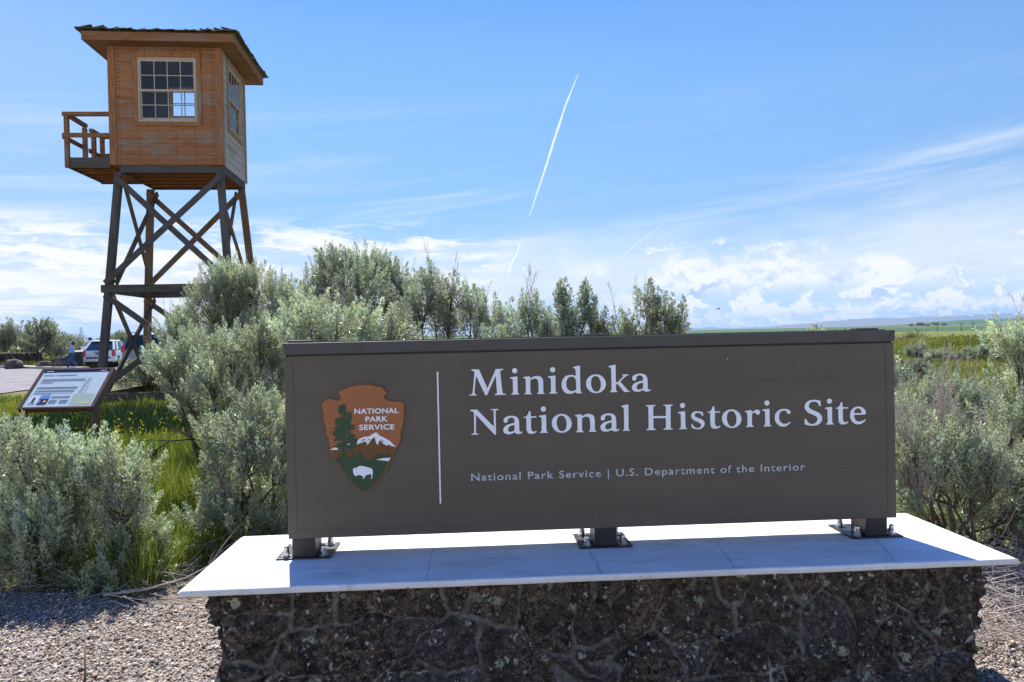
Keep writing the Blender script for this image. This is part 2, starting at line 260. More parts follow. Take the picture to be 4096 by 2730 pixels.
EMBLEM={'outline':[(330.3,597.8),(355.1,589.3),(376.8,585.3),(386.6,574.1),(395.5,562.1),(394.5,557.1),(384.4,550.6),(384.2,542.1),(390.7,536.9),(404.0,530.6),(425.7,528.4),(447.5,528.7),(461.6,519.0),(463.5,492.8),(459.8,479.3),(461.1,460.7),(455.5,438.9),(453.4,418.6),(445.6,407.0),(447.7,390.1),(444.0,373.3),(438.7,361.6),(433.4,351.6),(428.2,341.3),(419.3,321.3),(408.8,301.3),(400.2,289.7),(391.2,264.7),(377.4,248.2),(373.8,238.1),(360.1,225.1),(349.8,211.9),(342.9,201.9),(325.8,187.3),(313.9,175.9),(302.1,172.9),(292.1,175.7),(272.4,189.0),(252.8,205.7),(249.7,216.8),(233.4,234.1),(227.1,247.8),(214.1,263.4),(201.4,287.4),(186.8,304.7),(169.2,332.1),(165.6,357.5),(164.3,373.0),(162.2,388.2),(152.6,403.6),(153.3,432.1),(147.1,450.8),(144.3,474.4),(144.8,494.6),(139.3,508.2),(139.8,530.0),(155.8,541.3),(172.6,547.6),(184.1,543.1),(197.3,537.7),(209.8,539.1),(212.5,550.0),(207.8,561.9),(203.9,571.2),(221.5,578.3),(243.4,587.9),(268.5,594.8),(290.3,598.5),(315.2,596.2)],'mountain':[(172.4,343.5),(179.4,344.5),(214.3,342.9),(245.9,341.7),(259.4,348.8),(274.8,362.7),(296.6,368.8),(342.4,397.9),(364.0,390.5),(424.1,347.4),(415.2,324.8),(400.3,298.2),(189.3,304.6)],'meadow':[(188.5,307.2),(195.2,305.8),(202.0,313.5),(206.5,326.8),(212.8,313.2),(215.3,313.9),(231.1,313.4),(235.2,308.3),(238.7,316.6),(243.8,319.8),(248.6,312.9),(252.9,316.2),(259.9,332.0),(267.1,319.1),(271.9,311.4),(275.3,315.5),(285.1,342.2),(293.8,318.3),(300.2,307.1),(335.2,302.2),(347.5,330.2),(352.3,319.9),(358.3,327.3),(363.9,314.5),(370.8,326.1),(377.3,314.1),(379.9,319.1),(385.7,317.2),(390.9,325.5),(402.3,312.5),(406.6,314.1),(404.8,308.2),(393.6,294.2),(391.7,288.3),(387.2,274.9),(382.8,264.9),(372.4,250.0),(369.7,240.0),(356.0,227.7),(338.8,205.5),(311.4,180.2),(302.2,177.2),(292.2,179.9),(274.7,192.3),(256.2,209.0),(253.1,218.7),(236.5,236.1),(229.7,251.1),(217.5,265.0),(205.6,288.9),(190.4,302.9)],'tree':[(226.0,521.8),(233.4,517.4),(235.6,505.6),(233.7,493.9),(239.3,485.3),(243.4,482.7),(247.7,489.3),(256.1,489.9),(255.0,478.1),(257.0,459.6),(251.0,453.0),(251.6,440.3),(263.2,439.2),(268.1,432.3),(264.5,424.0),(256.9,419.1),(246.0,416.1),(250.8,406.7),(264.0,402.1),(268.0,395.2),(265.3,385.2),(278.6,384.8),(274.1,369.7),(273.0,359.7),(259.4,348.3),(249.3,342.7),(237.7,343.9),(231.1,349.1),(230.6,311.2),(214.4,311.7),(215.2,343.7),(184.7,357.2),(183.1,358.9),(198.1,360.2),(195.8,367.0),(201.7,371.9),(216.7,373.1),(216.9,379.8),(201.9,380.3),(183.5,376.6),(188.8,387.4),(197.2,394.7),(184.1,401.0),(181.1,412.9),(179.5,417.9),(197.8,417.4),(188.0,426.1),(188.1,430.3),(204.8,433.2),(190.1,442.9),(193.5,449.5),(191.2,456.3),(192.3,466.4),(199.0,468.7),(208.9,465.9),(210.8,474.3),(217.4,474.1),(222.2,463.9),(222.6,480.7),(214.2,480.9),(206.1,487.9),(211.2,492.8),(203.8,495.5),(204.9,506.4),(208.4,514.7),(218.5,519.5)],'h1':[(230.2,418.2),(241.1,417.9),(239.3,413.7),(231.0,414.0)],'h2':[(230.1,410.6),(237.5,407.9),(243.1,399.3),(237.3,400.3),(230.8,404.7)],'h3':[(230.6,397.1),(238.8,394.4),(240.4,389.3),(232.1,391.2)],'h4':[(230.0,385.4),(235.2,382.7),(233.7,375.1),(229.7,374.4)],'h5':[(227.4,475.5),(231.5,473.7),(230.8,462.0),(227.9,458.7)],'h6':[(208.0,464.3),(215.4,460.7),(214.5,457.4),(209.6,460.0)],'h7':[(227.7,450.3),(230.2,450.2),(229.6,438.4),(227.7,438.5)],'h8':[(203.4,445.0),(215.1,446.4),(214.2,443.9),(205.0,440.8)],'snow':[(349.3,408.9),(364.0,394.1),(372.3,390.5),(400.4,374.5),(425.3,348.4),(413.3,351.3),(395.0,359.5),(390.7,354.5),(378.3,361.6),(363.6,377.3),(357.6,369.0),(356.5,358.1),(348.3,365.9),(343.8,388.0),(342.2,389.7),(328.6,380.0),(321.6,368.4),(311.4,357.7),(315.0,370.2),(305.0,370.5),(310.2,378.8),(293.3,369.2),(284.9,367.7),(273.9,363.0),(274.9,369.7),(276.8,378.1),(283.6,384.6),(302.1,391.7),(320.5,392.9),(335.8,402.5)],'snowb':[(171.1,345.0),(184.6,352.2),(194.6,354.4),(201.9,346.6),(199.4,344.6)],'snowc':[(236.5,364.1),(249.1,368.8),(246.5,364.7),(238.1,362.4)],'snowh1':[(287.5,371.9),(292.7,379.3),(308.7,387.3),(301.9,379.1)],'snowh2':[(312.7,377.9),(324.6,386.0),(320.2,376.8)],'snowh3':[(350.5,386.9),(355.4,382.6),(351.2,382.7)],'snowh4':[(362.9,382.4),(376.9,373.5),(383.5,366.6),(370.3,373.7)],'river':[(346.0,301.9),(375.4,306.6),(403.9,307.9),(393.6,294.2)],'bison':[(255.8,263.8),(259.3,270.4),(266.0,272.8),(271.0,271.8),(276.1,276.7),(286.2,279.2),(299.5,277.3),(312.8,273.0),(326.0,269.2),(333.4,261.4),(333.1,249.6),(330.8,245.4),(331.2,239.5),(329.3,227.7),(324.2,227.9),(326.9,232.9),(327.9,241.3),(325.5,245.6),(318.8,245.8),(308.7,241.9),(306.2,242.8),(303.6,237.0),(298.4,231.2),(297.5,227.9),(293.3,228.0),(295.1,232.2),(293.6,239.0),(288.6,240.8),(277.0,244.6),(273.7,243.0),(269.4,238.1),(265.3,242.4),(260.3,243.4),(258.1,253.6)],'bisone':[(267.2,268.5),(270.0,265.0),(269.1,261.7),(267.5,263.4)]}
TBOX={'NATIONAL': (267.2, 482.7, 438.4, 481.8, 20.2), 'PARK': (308.9, 450.9, 395.8, 450.7, 20.4), 'SERVICE': (284.1, 419.4, 420.7, 418.7, 20.6), 'sub': (716.1, 205.1, 2061.5, 205.4, 30.6), 'div': (592.9, 639.0, 594.0, 120.0)}
MORTAR=[[(-0.185,0.519),(-0.185,0.444),(-0.19,0.394),(-0.188,0.344),(-0.193,0.287),(-0.21,0.282)],[(-0.186,0.425),(-0.135,0.433),(-0.104,0.444),(-0.043,0.435),(0.05,0.431)],[(0.061,0.516),(0.065,0.427),(0.049,0.368)],[(0.049,0.368),(0.017,0.335),(-0.003,0.292),(-0.019,0.254)],[(-0.191,0.275),(-0.139,0.266),(-0.102,0.271),(-0.072,0.254),(-0.053,0.247),(-0.019,0.258),(0.002,0.222),(0.057,0.197),(0.131,0.2),(0.206,0.203),(0.269,0.207),(0.344,0.19),(0.369,0.218),(0.389,0.255)],[(0.048,0.362),(0.111,0.369),(0.173,0.382),(0.217,0.393),(0.254,0.385),(0.298,0.396),(0.336,0.413),(0.393,0.414),(0.443,0.405),(0.518,0.393),(0.6,0.392),(0.626,0.411),(0.677,0.399),(0.714,0.384),(0.765,0.376),(0.816,0.348),(0.867,0.336),(0.923,0.302)],[(0.217,0.51),(0.212,0.44),(0.216,0.393)],[(0.36,0.504),(0.358,0.418)],[(0.437,0.406),(0.401,0.369),(0.397,0.325),(0.409,0.286),(0.427,0.26),(0.452,0.252),(0.496,0.269),(0.504,0.301),(0.523,0.332),(0.568,0.362),(0.6,0.386)],[(0.599,0.495),(0.614,0.437),(0.632,0.41)],[(0.707,0.497),(0.697,0.446),(0.683,0.402)],[(0.727,0.381),(0.736,0.329),(0.728,0.278),(0.736,0.214)],[(0.886,0.496),(0.878,0.419),(0.867,0.343)],[(0.499,0.263),(0.533,0.23),(0.577,0.199),(0.621,0.187),(0.672,0.201),(0.736,0.214)],[(1.082,0.495),(1.097,0.423),(1.086,0.366),(1.072,0.321),(1.077,0.269),(1.064,0.231)],[(1.1,0.417),(1.158,0.421),(1.196,0.406),(1.225,0.437),(1.256,0.456)],[(1.156,0.492),(1.158,0.427)],[(0.923,0.302),(0.942,0.266),(0.987,0.248),(1.031,0.23),(1.063,0.225),(1.089,0.192),(1.14,0.163),(1.185,0.152),(1.211,0.173)],[(1.077,0.266),(1.135,0.257),(1.174,0.268),(1.222,0.289)],[(0.942,0.263),(0.934,0.205),(0.936,0.128)],[(0.389,0.255),(0.414,0.235),(0.446,0.246)],[(0.002,0.222),(-0.018,0.172)],[(0.356,0.18),(0.388,0.204),(0.426,0.234)],[(0.356,0.18),(0.349,0.13)],[(0.736,0.214),(0.761,0.162),(0.798,0.134)],[(1.185,0.152),(1.19,0.103)],[(1.178,0.416),(1.211,0.431),(1.244,0.455),(1.27,0.477),(1.278,0.535)],[(1.208,0.428),(1.229,0.375),(1.241,0.317),(1.247,0.297),(1.272,0.257),(1.325,0.281),(1.371,0.311),(1.392,0.362),(1.425,0.406),(1.439,0.438),(1.437,0.516)],[(1.175,0.268),(1.215,0.292),(1.254,0.293)],[(1.213,0.214),(1.246,0.239),(1.272,0.257)],[(1.439,0.431),(1.492,0.449),(1.532,0.473),(1.546,0.524)],[(1.378,0.311),(1.403,0.284),(1.436,0.256),(1.482,0.261),(1.541,0.268),(1.6,0.282),(1.673,0.285),(1.693,0.301),(1.746,0.315),(1.806,0.322),(1.859,0.313),(1.925,0.284),(1.944,0.234),(1.95,0.195)],[(1.436,0.256),(1.461,0.21),(1.493,0.176),(1.498,0.098)],[(1.6,0.275),(1.619,0.235),(1.599,0.197),(1.578,0.133)],[(1.673,0.285),(1.669,0.24),(1.691,0.187),(1.693,0.134)],[(1.605,0.522),(1.629,0.424),(1.668,0.39),(1.701,0.395),(1.728,0.433),(1.756,0.471),(1.783,0.515)],[(1.681,0.383),(1.684,0.337),(1.686,0.301)],[(1.863,0.512),(1.901,0.458),(1.921,0.412),(1.94,0.385),(1.981,0.423),(2.015,0.447),(2.041,0.42)],[(1.933,0.379),(1.932,0.333),(1.938,0.287)],[(2.016,0.513),(2.018,0.447)],[(2.108,0.418),(2.115,0.45),(2.135,0.443),(2.183,0.461),(2.251,0.497)],[(2.041,0.42),(2.074,0.406),(2.114,0.371),(2.14,0.331),(2.152,0.278),(2.131,0.219)],[(2.257,0.497),(2.262,0.398),(2.302,0.373),(2.356,0.342),(2.391,0.373),(2.432,0.421),(2.426,0.458),(2.406,0.511)],[(2.432,0.421),(2.473,0.416),(2.494,0.455),(2.522,0.513)],[(2.473,0.416),(2.486,0.369),(2.471,0.324),(2.457,0.314),(2.499,0.336),(2.553,0.347),(2.595,0.365),(2.6,0.51)],[(2.595,0.365),(2.601,0.305),(2.603,0.239),(2.558,0.207),(2.51,0.196),(2.476,0.204),(2.436,0.252),(2.389,0.281),(2.369,0.308),(2.356,0.342)],[(2.302,0.37),(2.295,0.338),(2.247,0.313),(2.233,0.274),(2.212,0.222),(2.165,0.228),(2.131,0.216)],[(1.499,0.124),(1.578,0.133),(1.657,0.129),(1.736,0.132),(1.802,0.136),(1.869,0.152),(1.943,0.175),(1.957,0.194),(2.023,0.168),(2.09,0.169),(2.124,0.174),(2.143,0.133)],[(2.131,0.213),(2.151,0.186),(2.124,0.174)],[(2.232,0.195),(2.258,0.161),(2.183,0.125)],[(2.258,0.158),(2.319,0.135),(2.387,0.136),(2.421,0.16),(2.469,0.185)],[(1.869,0.146),(1.888,0.08)],[(2.143,0.133),(2.149,0.067)],[(2.387,0.136),(2.399,0.069)],[(2.476,0.204),(2.469,0.185)]]
CRACKS=[[(0.553,0.262),(0.55,0.147),(0.56,0.049),(0.551,-0.051),(0.551,-0.165),(0.558,-0.317),(0.555,-0.412)],[(-0.01,-0.157),(-0.009,-0.251),(0.006,-0.349)],[(1.167,-0.027),(1.182,-0.16),(1.175,-0.24),(1.181,-0.363),(1.173,-0.424)],[(1.766,0.098),(1.689,-0.016),(1.68,-0.14),(1.666,-0.243),(1.654,-0.339),(1.645,-0.393)],[(2.337,-0.002),(2.31,-0.13),(2.273,-0.256),(2.239,-0.362)]]
BUSHES={'A':[(-3.268,8.443,2.082,0.229),(-3.081,8.72,2.039,0.251),(-3.381,8.354,1.824,0.241),(-2.695,8.43,1.926,0.2),(-3.205,8.713,1.716,0.295),(-2.617,8.525,1.641,0.26),(-3.777,8.733,1.64,0.207),(-3.861,8.457,1.523,0.172),(-3.428,8.666,1.514,0.264),(-2.859,8.459,1.473,0.258)],'B':[(-1.678,6.964,2.098,0.153),(-1.503,6.923,2.113,0.141),(-1.346,7.07,2.04,0.18),(-1.166,7.134,1.969,0.157),(-1.793,7.023,1.88,0.19),(-1.377,6.73,1.808,0.228),(-1.062,7.057,1.794,0.179),(-1.663,7.162,1.667,0.218),(-1.23,7.036,1.606,0.215),(-1.966,7.035,1.741,0.167)],'K':[(-1.389,5.085,1.531,0.121),(-1.166,4.871,1.523,0.116),(-1.022,5.054,1.488,0.103),(-1.459,4.963,1.446,0.118),(-1.29,5.084,1.356,0.155),(-1.017,5.009,1.335,0.136),(-0.838,5.077,1.45,0.095)],'C':[(-0.653,6.056,1.818,0.123),(-0.487,5.885,1.724,0.12),(-0.333,5.97,1.674,0.111),(-0.729,5.89,1.629,0.16),(-0.527,6.062,1.528,0.164),(-0.299,6.023,1.522,0.143),(-0.132,5.939,1.578,0.081),(-0.033,6.046,1.558,0.072),(-0.871,6.021,1.494,0.122)],'D':[(0.108,5.243,1.67,0.068),(0.124,5.27,1.555,0.089),(0.238,5.239,1.534,0.08),(0.268,5.163,1.444,0.088),(0.023,5.14,1.449,0.087),(-0.102,5.258,1.417,0.089)],'E':[(0.347,4.96,1.744,0.054),(0.365,4.948,1.642,0.07),(0.496,4.854,1.7,0.049),(0.491,4.834,1.601,0.066),(0.4,4.841,1.505,0.09),(0.575,4.929,1.52,0.075),(0.628,4.969,1.452,0.067)],'F':[(0.758,4.923,1.532,0.058),(0.753,4.902,1.449,0.066),(0.862,4.954,1.48,0.064),(0.705,4.924,1.417,0.058)],'G':[(0.865,4.633,1.679,0.05),(0.889,4.604,1.591,0.066),(0.952,4.531,1.595,0.058),(1.033,4.55,1.563,0.049),(0.909,4.52,1.488,0.084),(1.033,4.665,1.472,0.071)],'H':[(-2.107,6.223,1.332,0.19),(-2.387,6.29,1.273,0.192),(-2.722,6.324,1.257,0.172),(-2.048,6.288,1.116,0.171),(-2.471,6.064,1.076,0.164),(-2.862,6.249,1.136,0.106),(-2.314,6.365,0.988,0.194),(-2.02,6.245,0.864,0.148),(-2.719,6.295,0.874,0.128),(-2.454,6.267,0.764,0.17),(-2.923,6.159,1.247,0.084)],'J':[(-1.936,4.717,0.271,0.088),(-2.022,4.738,0.073,0.067),(-1.94,4.848,0.568,0.09),(-2.011,4.811,0.429,0.065),(-1.761,4.92,0.885,0.142),(-1.578,4.863,0.789,0.132),(-1.953,4.893,0.759,0.116),(-1.697,4.725,0.665,0.152),(-1.507,4.678,0.59,0.127),(-1.855,4.919,0.419,0.15),(-1.627,4.93,0.328,0.15),(-1.869,4.753,0.292,0.097),(-1.713,4.696,0.239,0.127),(-1.563,4.722,0.181,0.112),(-1.891,4.9,0.04,0.1)],'I':[(-3.081,4.515,0.008,0.138),(-2.952,4.525,-0.045,0.123),(-2.922,4.314,0.863,0.139),(-2.774,4.379,0.806,0.134),(-2.982,4.483,0.627,0.182),(-2.749,4.424,0.573,0.165),(-2.949,4.294,0.458,0.16),(-2.724,4.259,0.403,0.173),(-2.878,4.266,0.245,0.159),(-2.746,4.403,0.187,0.134),(-3.2,4.581,0.691,0.14)],'L':[(-2.757,4.46,0.003,0.113),(-2.553,4.501,-0.045,0.107),(-2.191,4.428,0.168,0.075),(-2.153,4.42,0.335,0.067),(-2.587,4.388,0.801,0.112),(-2.42,4.413,0.853,0.075),(-2.457,4.364,0.712,0.133),(-2.294,4.393,0.704,0.112),(-2.638,4.515,0.506,0.168),(-2.359,4.393,0.511,0.164),(-2.612,4.434,0.311,0.165),(-2.398,4.513,0.286,0.153),(-2.374,4.242,0.183,0.129),(-2.235,4.367,0.157,0.118),(-2.362,4.431,0.005,0.083)],'R':[(3.089,4.506,1.303,0.107),(3.114,4.491,1.166,0.122),(3.249,4.678,0.98,0.174),(3.049,4.502,0.892,0.107),(3.092,4.413,0.78,0.165),(3.171,4.619,0.626,0.141),(3.335,4.704,1.248,0.144)],'T':[(4.113,6.974,0.946,0.142),(3.893,7.007,0.854,0.166),(4.31,7.108,0.79,0.193),(3.643,6.854,0.753,0.139),(3.998,6.906,0.671,0.211),(4.478,7.033,0.72,0.167),(4.423,7.141,0.542,0.194),(3.714,6.861,0.541,0.163),(3.525,6.854,0.639,0.139)],'V':[(2.307,4.294,0.71,0.102),(2.586,4.421,0.76,0.105),(2.499,4.326,0.642,0.139),(2.702,4.322,0.638,0.132),(2.439,4.49,0.478,0.122),(2.647,4.456,0.435,0.151),(2.748,4.259,0.503,0.137),(2.409,4.33,0.348,0.117),(2.791,4.522,0.249,0.146),(2.976,4.453,0.307,0.143),(3.044,4.438,0.476,0.135),(2.986,4.541,0.116,0.131),(3.061,4.447,0.14,0.121),(2.331,4.456,0.548,0.091)]}
# ------------------------------------------------------------------ ground sheet and paths
def sm(a, b, x):
    t = np.clip((x - a) / (b - a), 0, 1); return t * t * (3 - 2 * t)
def vnoise(x, y, seed=0):
    """cheap smooth value noise on arrays"""
    rs = np.random.RandomState(seed); G = rs.rand(256, 256)
    xi = np.floor(x).astype(int); yi = np.floor(y).astype(int); fx = x - xi; fy = y - yi
    fx = fx * fx * (3 - 2 * fx); fy = fy * fy * (3 - 2 * fy)
    g = lambda a, b: G[a % 256, b % 256]
    return (g(xi, yi) * (1 - fx) + g(xi + 1, yi) * fx) * (1 - fy) + (g(xi, yi + 1) * (1 - fx) + g(xi + 1, yi + 1) * fx) * fy
def ground_z(x, y):
    x = np.asarray(x, float); y = np.asarray(y, float)
    r = np.hypot(x, y)
    z = .05 * (vnoise(x * .35 + 40, y * .35 + 40, 1) - .5) * sm(6, 12, y)
    # weedy mound on the right
    z = z + .58 * np.exp(-((x - 24.5) / 7.0) ** 2 - ((y - 38) / 8.0) ** 2) * (0.75 + .5 * vnoise(x * .3, y * .3, 3))
    # land behind the mound falls a little, then lifts to the farm hill
    z = z + 14.5 * sm(1000, 1950, y) * (1 - sm(2080, 2700, y)) * np.where(x < 1330, np.exp(-((x - 1330) / 112.0) ** 2), np.exp(-((x - 1330) / 520.0) ** 2))
    z = z + 0.6 * sm(300, 900, y) * sm(150, 500, x)
    return z
def build_ground():
    ys = np.concatenate([np.linspace(-12, 20, 81), np.geomspace(20.6, 30000, 120)])
    xs = np.concatenate([-np.geomspace(30000, 8.3, 90), np.linspace(-8, 8, 41), np.geomspace(8.3, 30000, 150)])
    X, Y = np.meshgrid(xs, ys); Z = ground_z(X, Y)
    V = np.stack([X, Y, Z], -1).reshape(-1, 3); nx = len(xs); ny = len(ys)
    i = np.arange((ny - 1) * (nx - 1)); r, c = i // (nx - 1), i % (nx - 1); a = r * nx + c
    F = np.stack([a, a + 1, a + nx + 1, a + nx], 1)
    m, T, b = mat_new('ground_soil'); co = T.new('ShaderNodeTexCoord').outputs['Object']; x, y, z = T.sep(co)
    n1 = T.noise(co, .9, 6, .6); n2 = T.noise(co, 9.0, 5, .6); n3 = T.noise(co, .05, 4, .6)
    dirt = T.mix(n2, (.12, .085, .055), (.24, .185, .13))
    grass = T.mix(n2, (.045, .075, .018), (.11, .14, .04)); dry = T.mix(n2, (.13, .12, .04), (.25, .21, .085))
    g = T.mix(T.ramp(n1, .35, .65), grass, dry)
    near = T.mix(T.ramp(n1, .35, .55), dirt, g)
    near = T.mix(T.ramp(y, 4.6, 3.9), near, T.mix(T.ramp(n2, .3, .7), (.13, .105, .085), (.26, .22, .185)))
    # fields beyond
    fx = T.voro(T.xyz(T.math('MULTIPLY', x, .0028), T.math('MULTIPLY', y, .0016)), 1.0, 'F1', .8, 1)
    fr, fg, fb = T.sep(fx)
    field = T.mix(T.ramp(fr, .62, .66), T.mix(fg, (.05, .105, .045), (.085, .15, .06)), T.mix(fg, (.15, .11, .085), (.11, .13, .05)))
    mid = T.mix(T.ramp(n3, .35, .65), (.10, .13, .03), (.17, .16, .045))
    c = T.mix(T.ramp(y, 24, 30), near, mid); c = T.mix(T.ramp(y, 95, 115), c, T.mix(n3, (.12, .15, .03), (.16, .18, .05))); c = T.mix(T.ramp(y, 150, 175), c, field)
    T.put(b.inputs['Base Color'], c); b.inputs['Roughness'].default_value = .95; b.inputs['Specular IOR Level'].default_value = .1
    bp = T.new('ShaderNodeBump'); bp.inputs['Strength'].default_value = .6; bp.inputs['Distance'].default_value = .03; T.put(bp.inputs['Height'], T.noise(co, 22, 6, .65)); T.link(bp.outputs[0], b.inputs['Normal'])
    o = mesh_np('ground', V, F, m, smooth=True); tag(o, 'dirt, grass and farmland reaching to the horizon', 'ground', kind='structure')
build_ground()

def sheet(name, poly, z, mat, label, thick=None, subdiv=0):
    mb = MB(); n = len(poly)
    if thick: 
        V = [(x, y, z) for x, y in poly] + [(x, y, z - thick) for x, y in poly]
        mb.add(V, [tuple(range(n))] + [(i, i + n, (i + 1) % n + n, (i + 1) % n) for i in range(n)])
    else: mb.add([(x, y, z) for x, y in poly], [tuple(range(n))])
    return tag(mb.build(name, mat), label, name, kind='structure')
asphalt, T, b = mat_new('asphalt'); co = T.new('ShaderNodeTexCoord').outputs['Object']
n = T.noise(co, 1.2, 6, .6); n2 = T.noise(co, 60, 3, .6)
T.put(b.inputs['Base Color'], T.mix(T.ramp(T.math('ADD', n, T.math('MULTIPLY', n2, .3)), .45, .85), (.13, .115, .125), (.23, .205, .205))); b.inputs['Roughness'].default_value = .9
concrete = simple('pale_concrete', (.42, .38, .34), .9, var=.15, scale=2, bump=.2)
sheet('parking_lot', [(-60, 26), (-34, 24), (-22, 20.5), (-14.6, 19.9), (-14.9, 23), (-15.5, 26), (-12, 27.5), (-4, 29), (8, 34), (8, 41), (-22.0, 41.0), (-24.6, 39.8), (-30, 43.8), (-60, 60)], .035, asphalt, 'grey asphalt parking area on the left')
sheet('kerb_walk', [(-60, 60.3), (-30, 44.0), (-24.4, 39.95), (-22.9, 39.05), (-22.7, 39.6), (-24.2, 40.6), (-29.9, 45.0), (-60, 61.5)], .15, concrete, 'pale concrete strip along the far side of the parking area', thick=.2)
gravel_base, T, b = mat_new('gravel_base'); co = T.new('ShaderNodeTexCoord').outputs['Object']
v = T.voro(co, 75, out=1); r_, g_, b_ = T.sep(v); dd = T.voro(co, 75, 'DISTANCE_TO_EDGE')
cc = T.mix(r_, (.12, .09, .075), (.42, .37, .32)); cc = T.mix(T.ramp(g_, .75, .9), cc, (.55, .50, .44))
T.put(b.inputs['Base Color'], T.mix(T.ramp(dd, 0, .012, 1, 0), cc, (.06, .05, .045))); b.inputs['Roughness'].default_value = .9
bp = T.new('ShaderNodeBump'); bp.inputs['Strength'].default_value = 1; bp.inputs['Distance'].default_value = .006; T.put(bp.inputs['Height'], T.ramp(dd, 0, .3)); T.link(bp.outputs[0], b.inputs['Normal'])
GRAVEL_EDGE = [(-6, 4.15), (-3.4, 4.28), (-3.0, 4.2), (-2.5, 4.16), (-2.2, 4.0), (-1.9, 3.92), (-1.65, 3.98), (-1.4, 3.9), (-1.2, 3.6)]
sheet('gravel_path', [(-6, -3), (4.5, -3), (4.5, 2.9), (3.2, 3.15), (2.5, 3.32), (2.0, 3.35), (1.6, 3.2)] + GRAVEL_EDGE[::-1], .012, gravel_base, 'gravel apron around the stone sign base')

# pebbles lying on the gravel: nobody could count them
def build_pebbles():
    rng = np.random.default_rng(5)
    ico = np.array([(0, 0, .6), (0, 0, -.6), (1, 0, 0), (-.5, .87, 0), (-.5, -.87, 0)], float)
    tri = np.array([(0, 2, 3), (0, 3, 4), (0, 4, 2), (1, 3, 2), (1, 4, 3), (1, 2, 4)])
    P = []
    ex = np.array([e[0] for e in GRAVEL_EDGE]); ey = np.array([e[1] for e in GRAVEL_EDGE])
    for (x0, x1, y0, y1, n) in ((-3.6, -1.05, 2.5, 4.4, 30000), (1.72, 2.9, 2.5, 3.5, 9000)):
        x = rng.uniform(x0, x1, n); y = rng.uniform(y0, y1, n)
        if x0 < 0: k = y < np.interp(x, ex, ey) + rng.normal(0, .05, n)
        else: k = y < 3.35 + rng.normal(0, .08, n)
        P.append(np.stack([x[k], y[k]], 1))
    P = np.concatenate(P); n = len(P)
    sz = rng.lognormal(math.log(.0060), .46, n).clip(.0025, .021)
    ang = rng.uniform(0, 6.283, n); tx = rng.normal(0, .35, n)
    J = ico[None] * rng.uniform(.65, 1.3, (n, 5, 3)); J *= sz[:, None, None]; J[..., 1] *= rng.uniform(.6, 1, n)[:, None]; J[..., 2] *= .75
    c, s = np.cos(ang)[:, None], np.sin(ang)[:, None]
    x = J[..., 0] * c - J[..., 1] * s; y = J[..., 0] * s + J[..., 1] * c; z = J[..., 2] + x * np.tan(tx)[:, None]
    V = np.stack([x + P[:, :1], y + P[:, 1:], z + .013 + sz[:, None] * .35], -1).reshape(-1, 3)
    F = (tri[None] + (np.arange(n) * 5)[:, None, None]).reshape(-1, 3)
    pal = np.array([(.32, .26, .215), (.20, .16, .13), (.46, .40, .34), (.10, .085, .075), (.66, .61, .54), (.37, .25, .17)])
    col = pal[rng.choice(6, n, p=[.28, .2, .22, .1, .12, .08])] * np.array([1.08, 1.0, .88]) * rng.uniform(.8, 1.2, (n, 1))
    m, T, b = mat_new('pebble'); a = T.new('ShaderNodeVertexColor', layer_name='tint'); T.link(a.outputs[0], b.inputs['Base Color']); b.inputs['Roughness'].default_value = .75
    o = mesh_np('gravel', V, F, m, col=np.repeat(col, 5, 0)); tag(o, 'loose tan and grey gravel pebbles', 'gravel', kind='stuff')
build_pebbles()
# ------------------------------------------------------------------ park sign
YAW = 0.05223214
SIGN_O = (-0.88736263, 2.86607905, 0.5591)
paint_brown, T, b = mat_new('brown_sign_paint'); co = T.new('ShaderNodeTexCoord').outputs['Object']
n = T.noise(T.vmul(co, (1, 1, 3)), 2.2, 6, .6); T.put(b.inputs['Base Color'], T.mix(T.ramp(n, .3, .7), (.104, .086, .063), (.122, .101, .074)))
b.inputs['Roughness'].default_value = .58; b.inputs['Specular IOR Level'].default_value = .22
bp = T.new('ShaderNodeBump'); bp.inputs['Strength'].default_value = .12; bp.inputs['Distance'].default_value = .002; T.put(bp.inputs['Height'], T.noise(co, 160, 3, .5)); T.link(bp.outputs[0], b.inputs['Normal'])
cap_brown = simple('dark_cap_paint', (.060, .054, .050), .45, var=.1)
post_brown = simple('post_paint', (.017, .014, .014), .4, var=.15, scale=20)
seam_m = simple('seam', (.035, .032, .03), .7); hair_seam = simple('hairline_seam', (.078, .066, .055), .7)
steel = simple('galvanised_steel', (.50, .51, .52), .32, metal=1.0, var=.15, scale=40)
letter_white = simple('letter_white', (.82, .85, .88), .5, var=.05, scale=30)
sign_white = simple('emblem_white', (.80, .83, .86), .5)
sign_root = empty('park_sign', SIGN_O, YAW, 'long brown metal entrance sign with white lettering and arrowhead emblem on the stone base', 'sign')
TH = .155
mb = MB(); mb.box((0, 0, .0802), (2.44, TH, .7915)); panel = mb.build('sign_panel', paint_brown, sign_root, bevel=.002)
mb = MB(); mb.box((.006, .006, .7915), (2.434, TH - .006, .799)); mb.build('recess', seam_m, sign_root)
mb = MB(); mb.box((-.003, -.005, .799), (2.443, TH + .005, .8436)); capo = mb.build('top_cap', cap_brown, sign_root, bevel=.002)
for (x0, z0, x1, z1) in ((-.001, .8425, .028, .8125), (2.441, .8425, 2.412, .8125)):
    mb = MB(); mb.beam((x0, -.0056, z0), (x1, -.0056, z1), .0012, .0024, up=(1, 0, 1 if x0 < 1 else -1))
    mb.build('mitre_joint', seam_m, capo)
mb = MB()
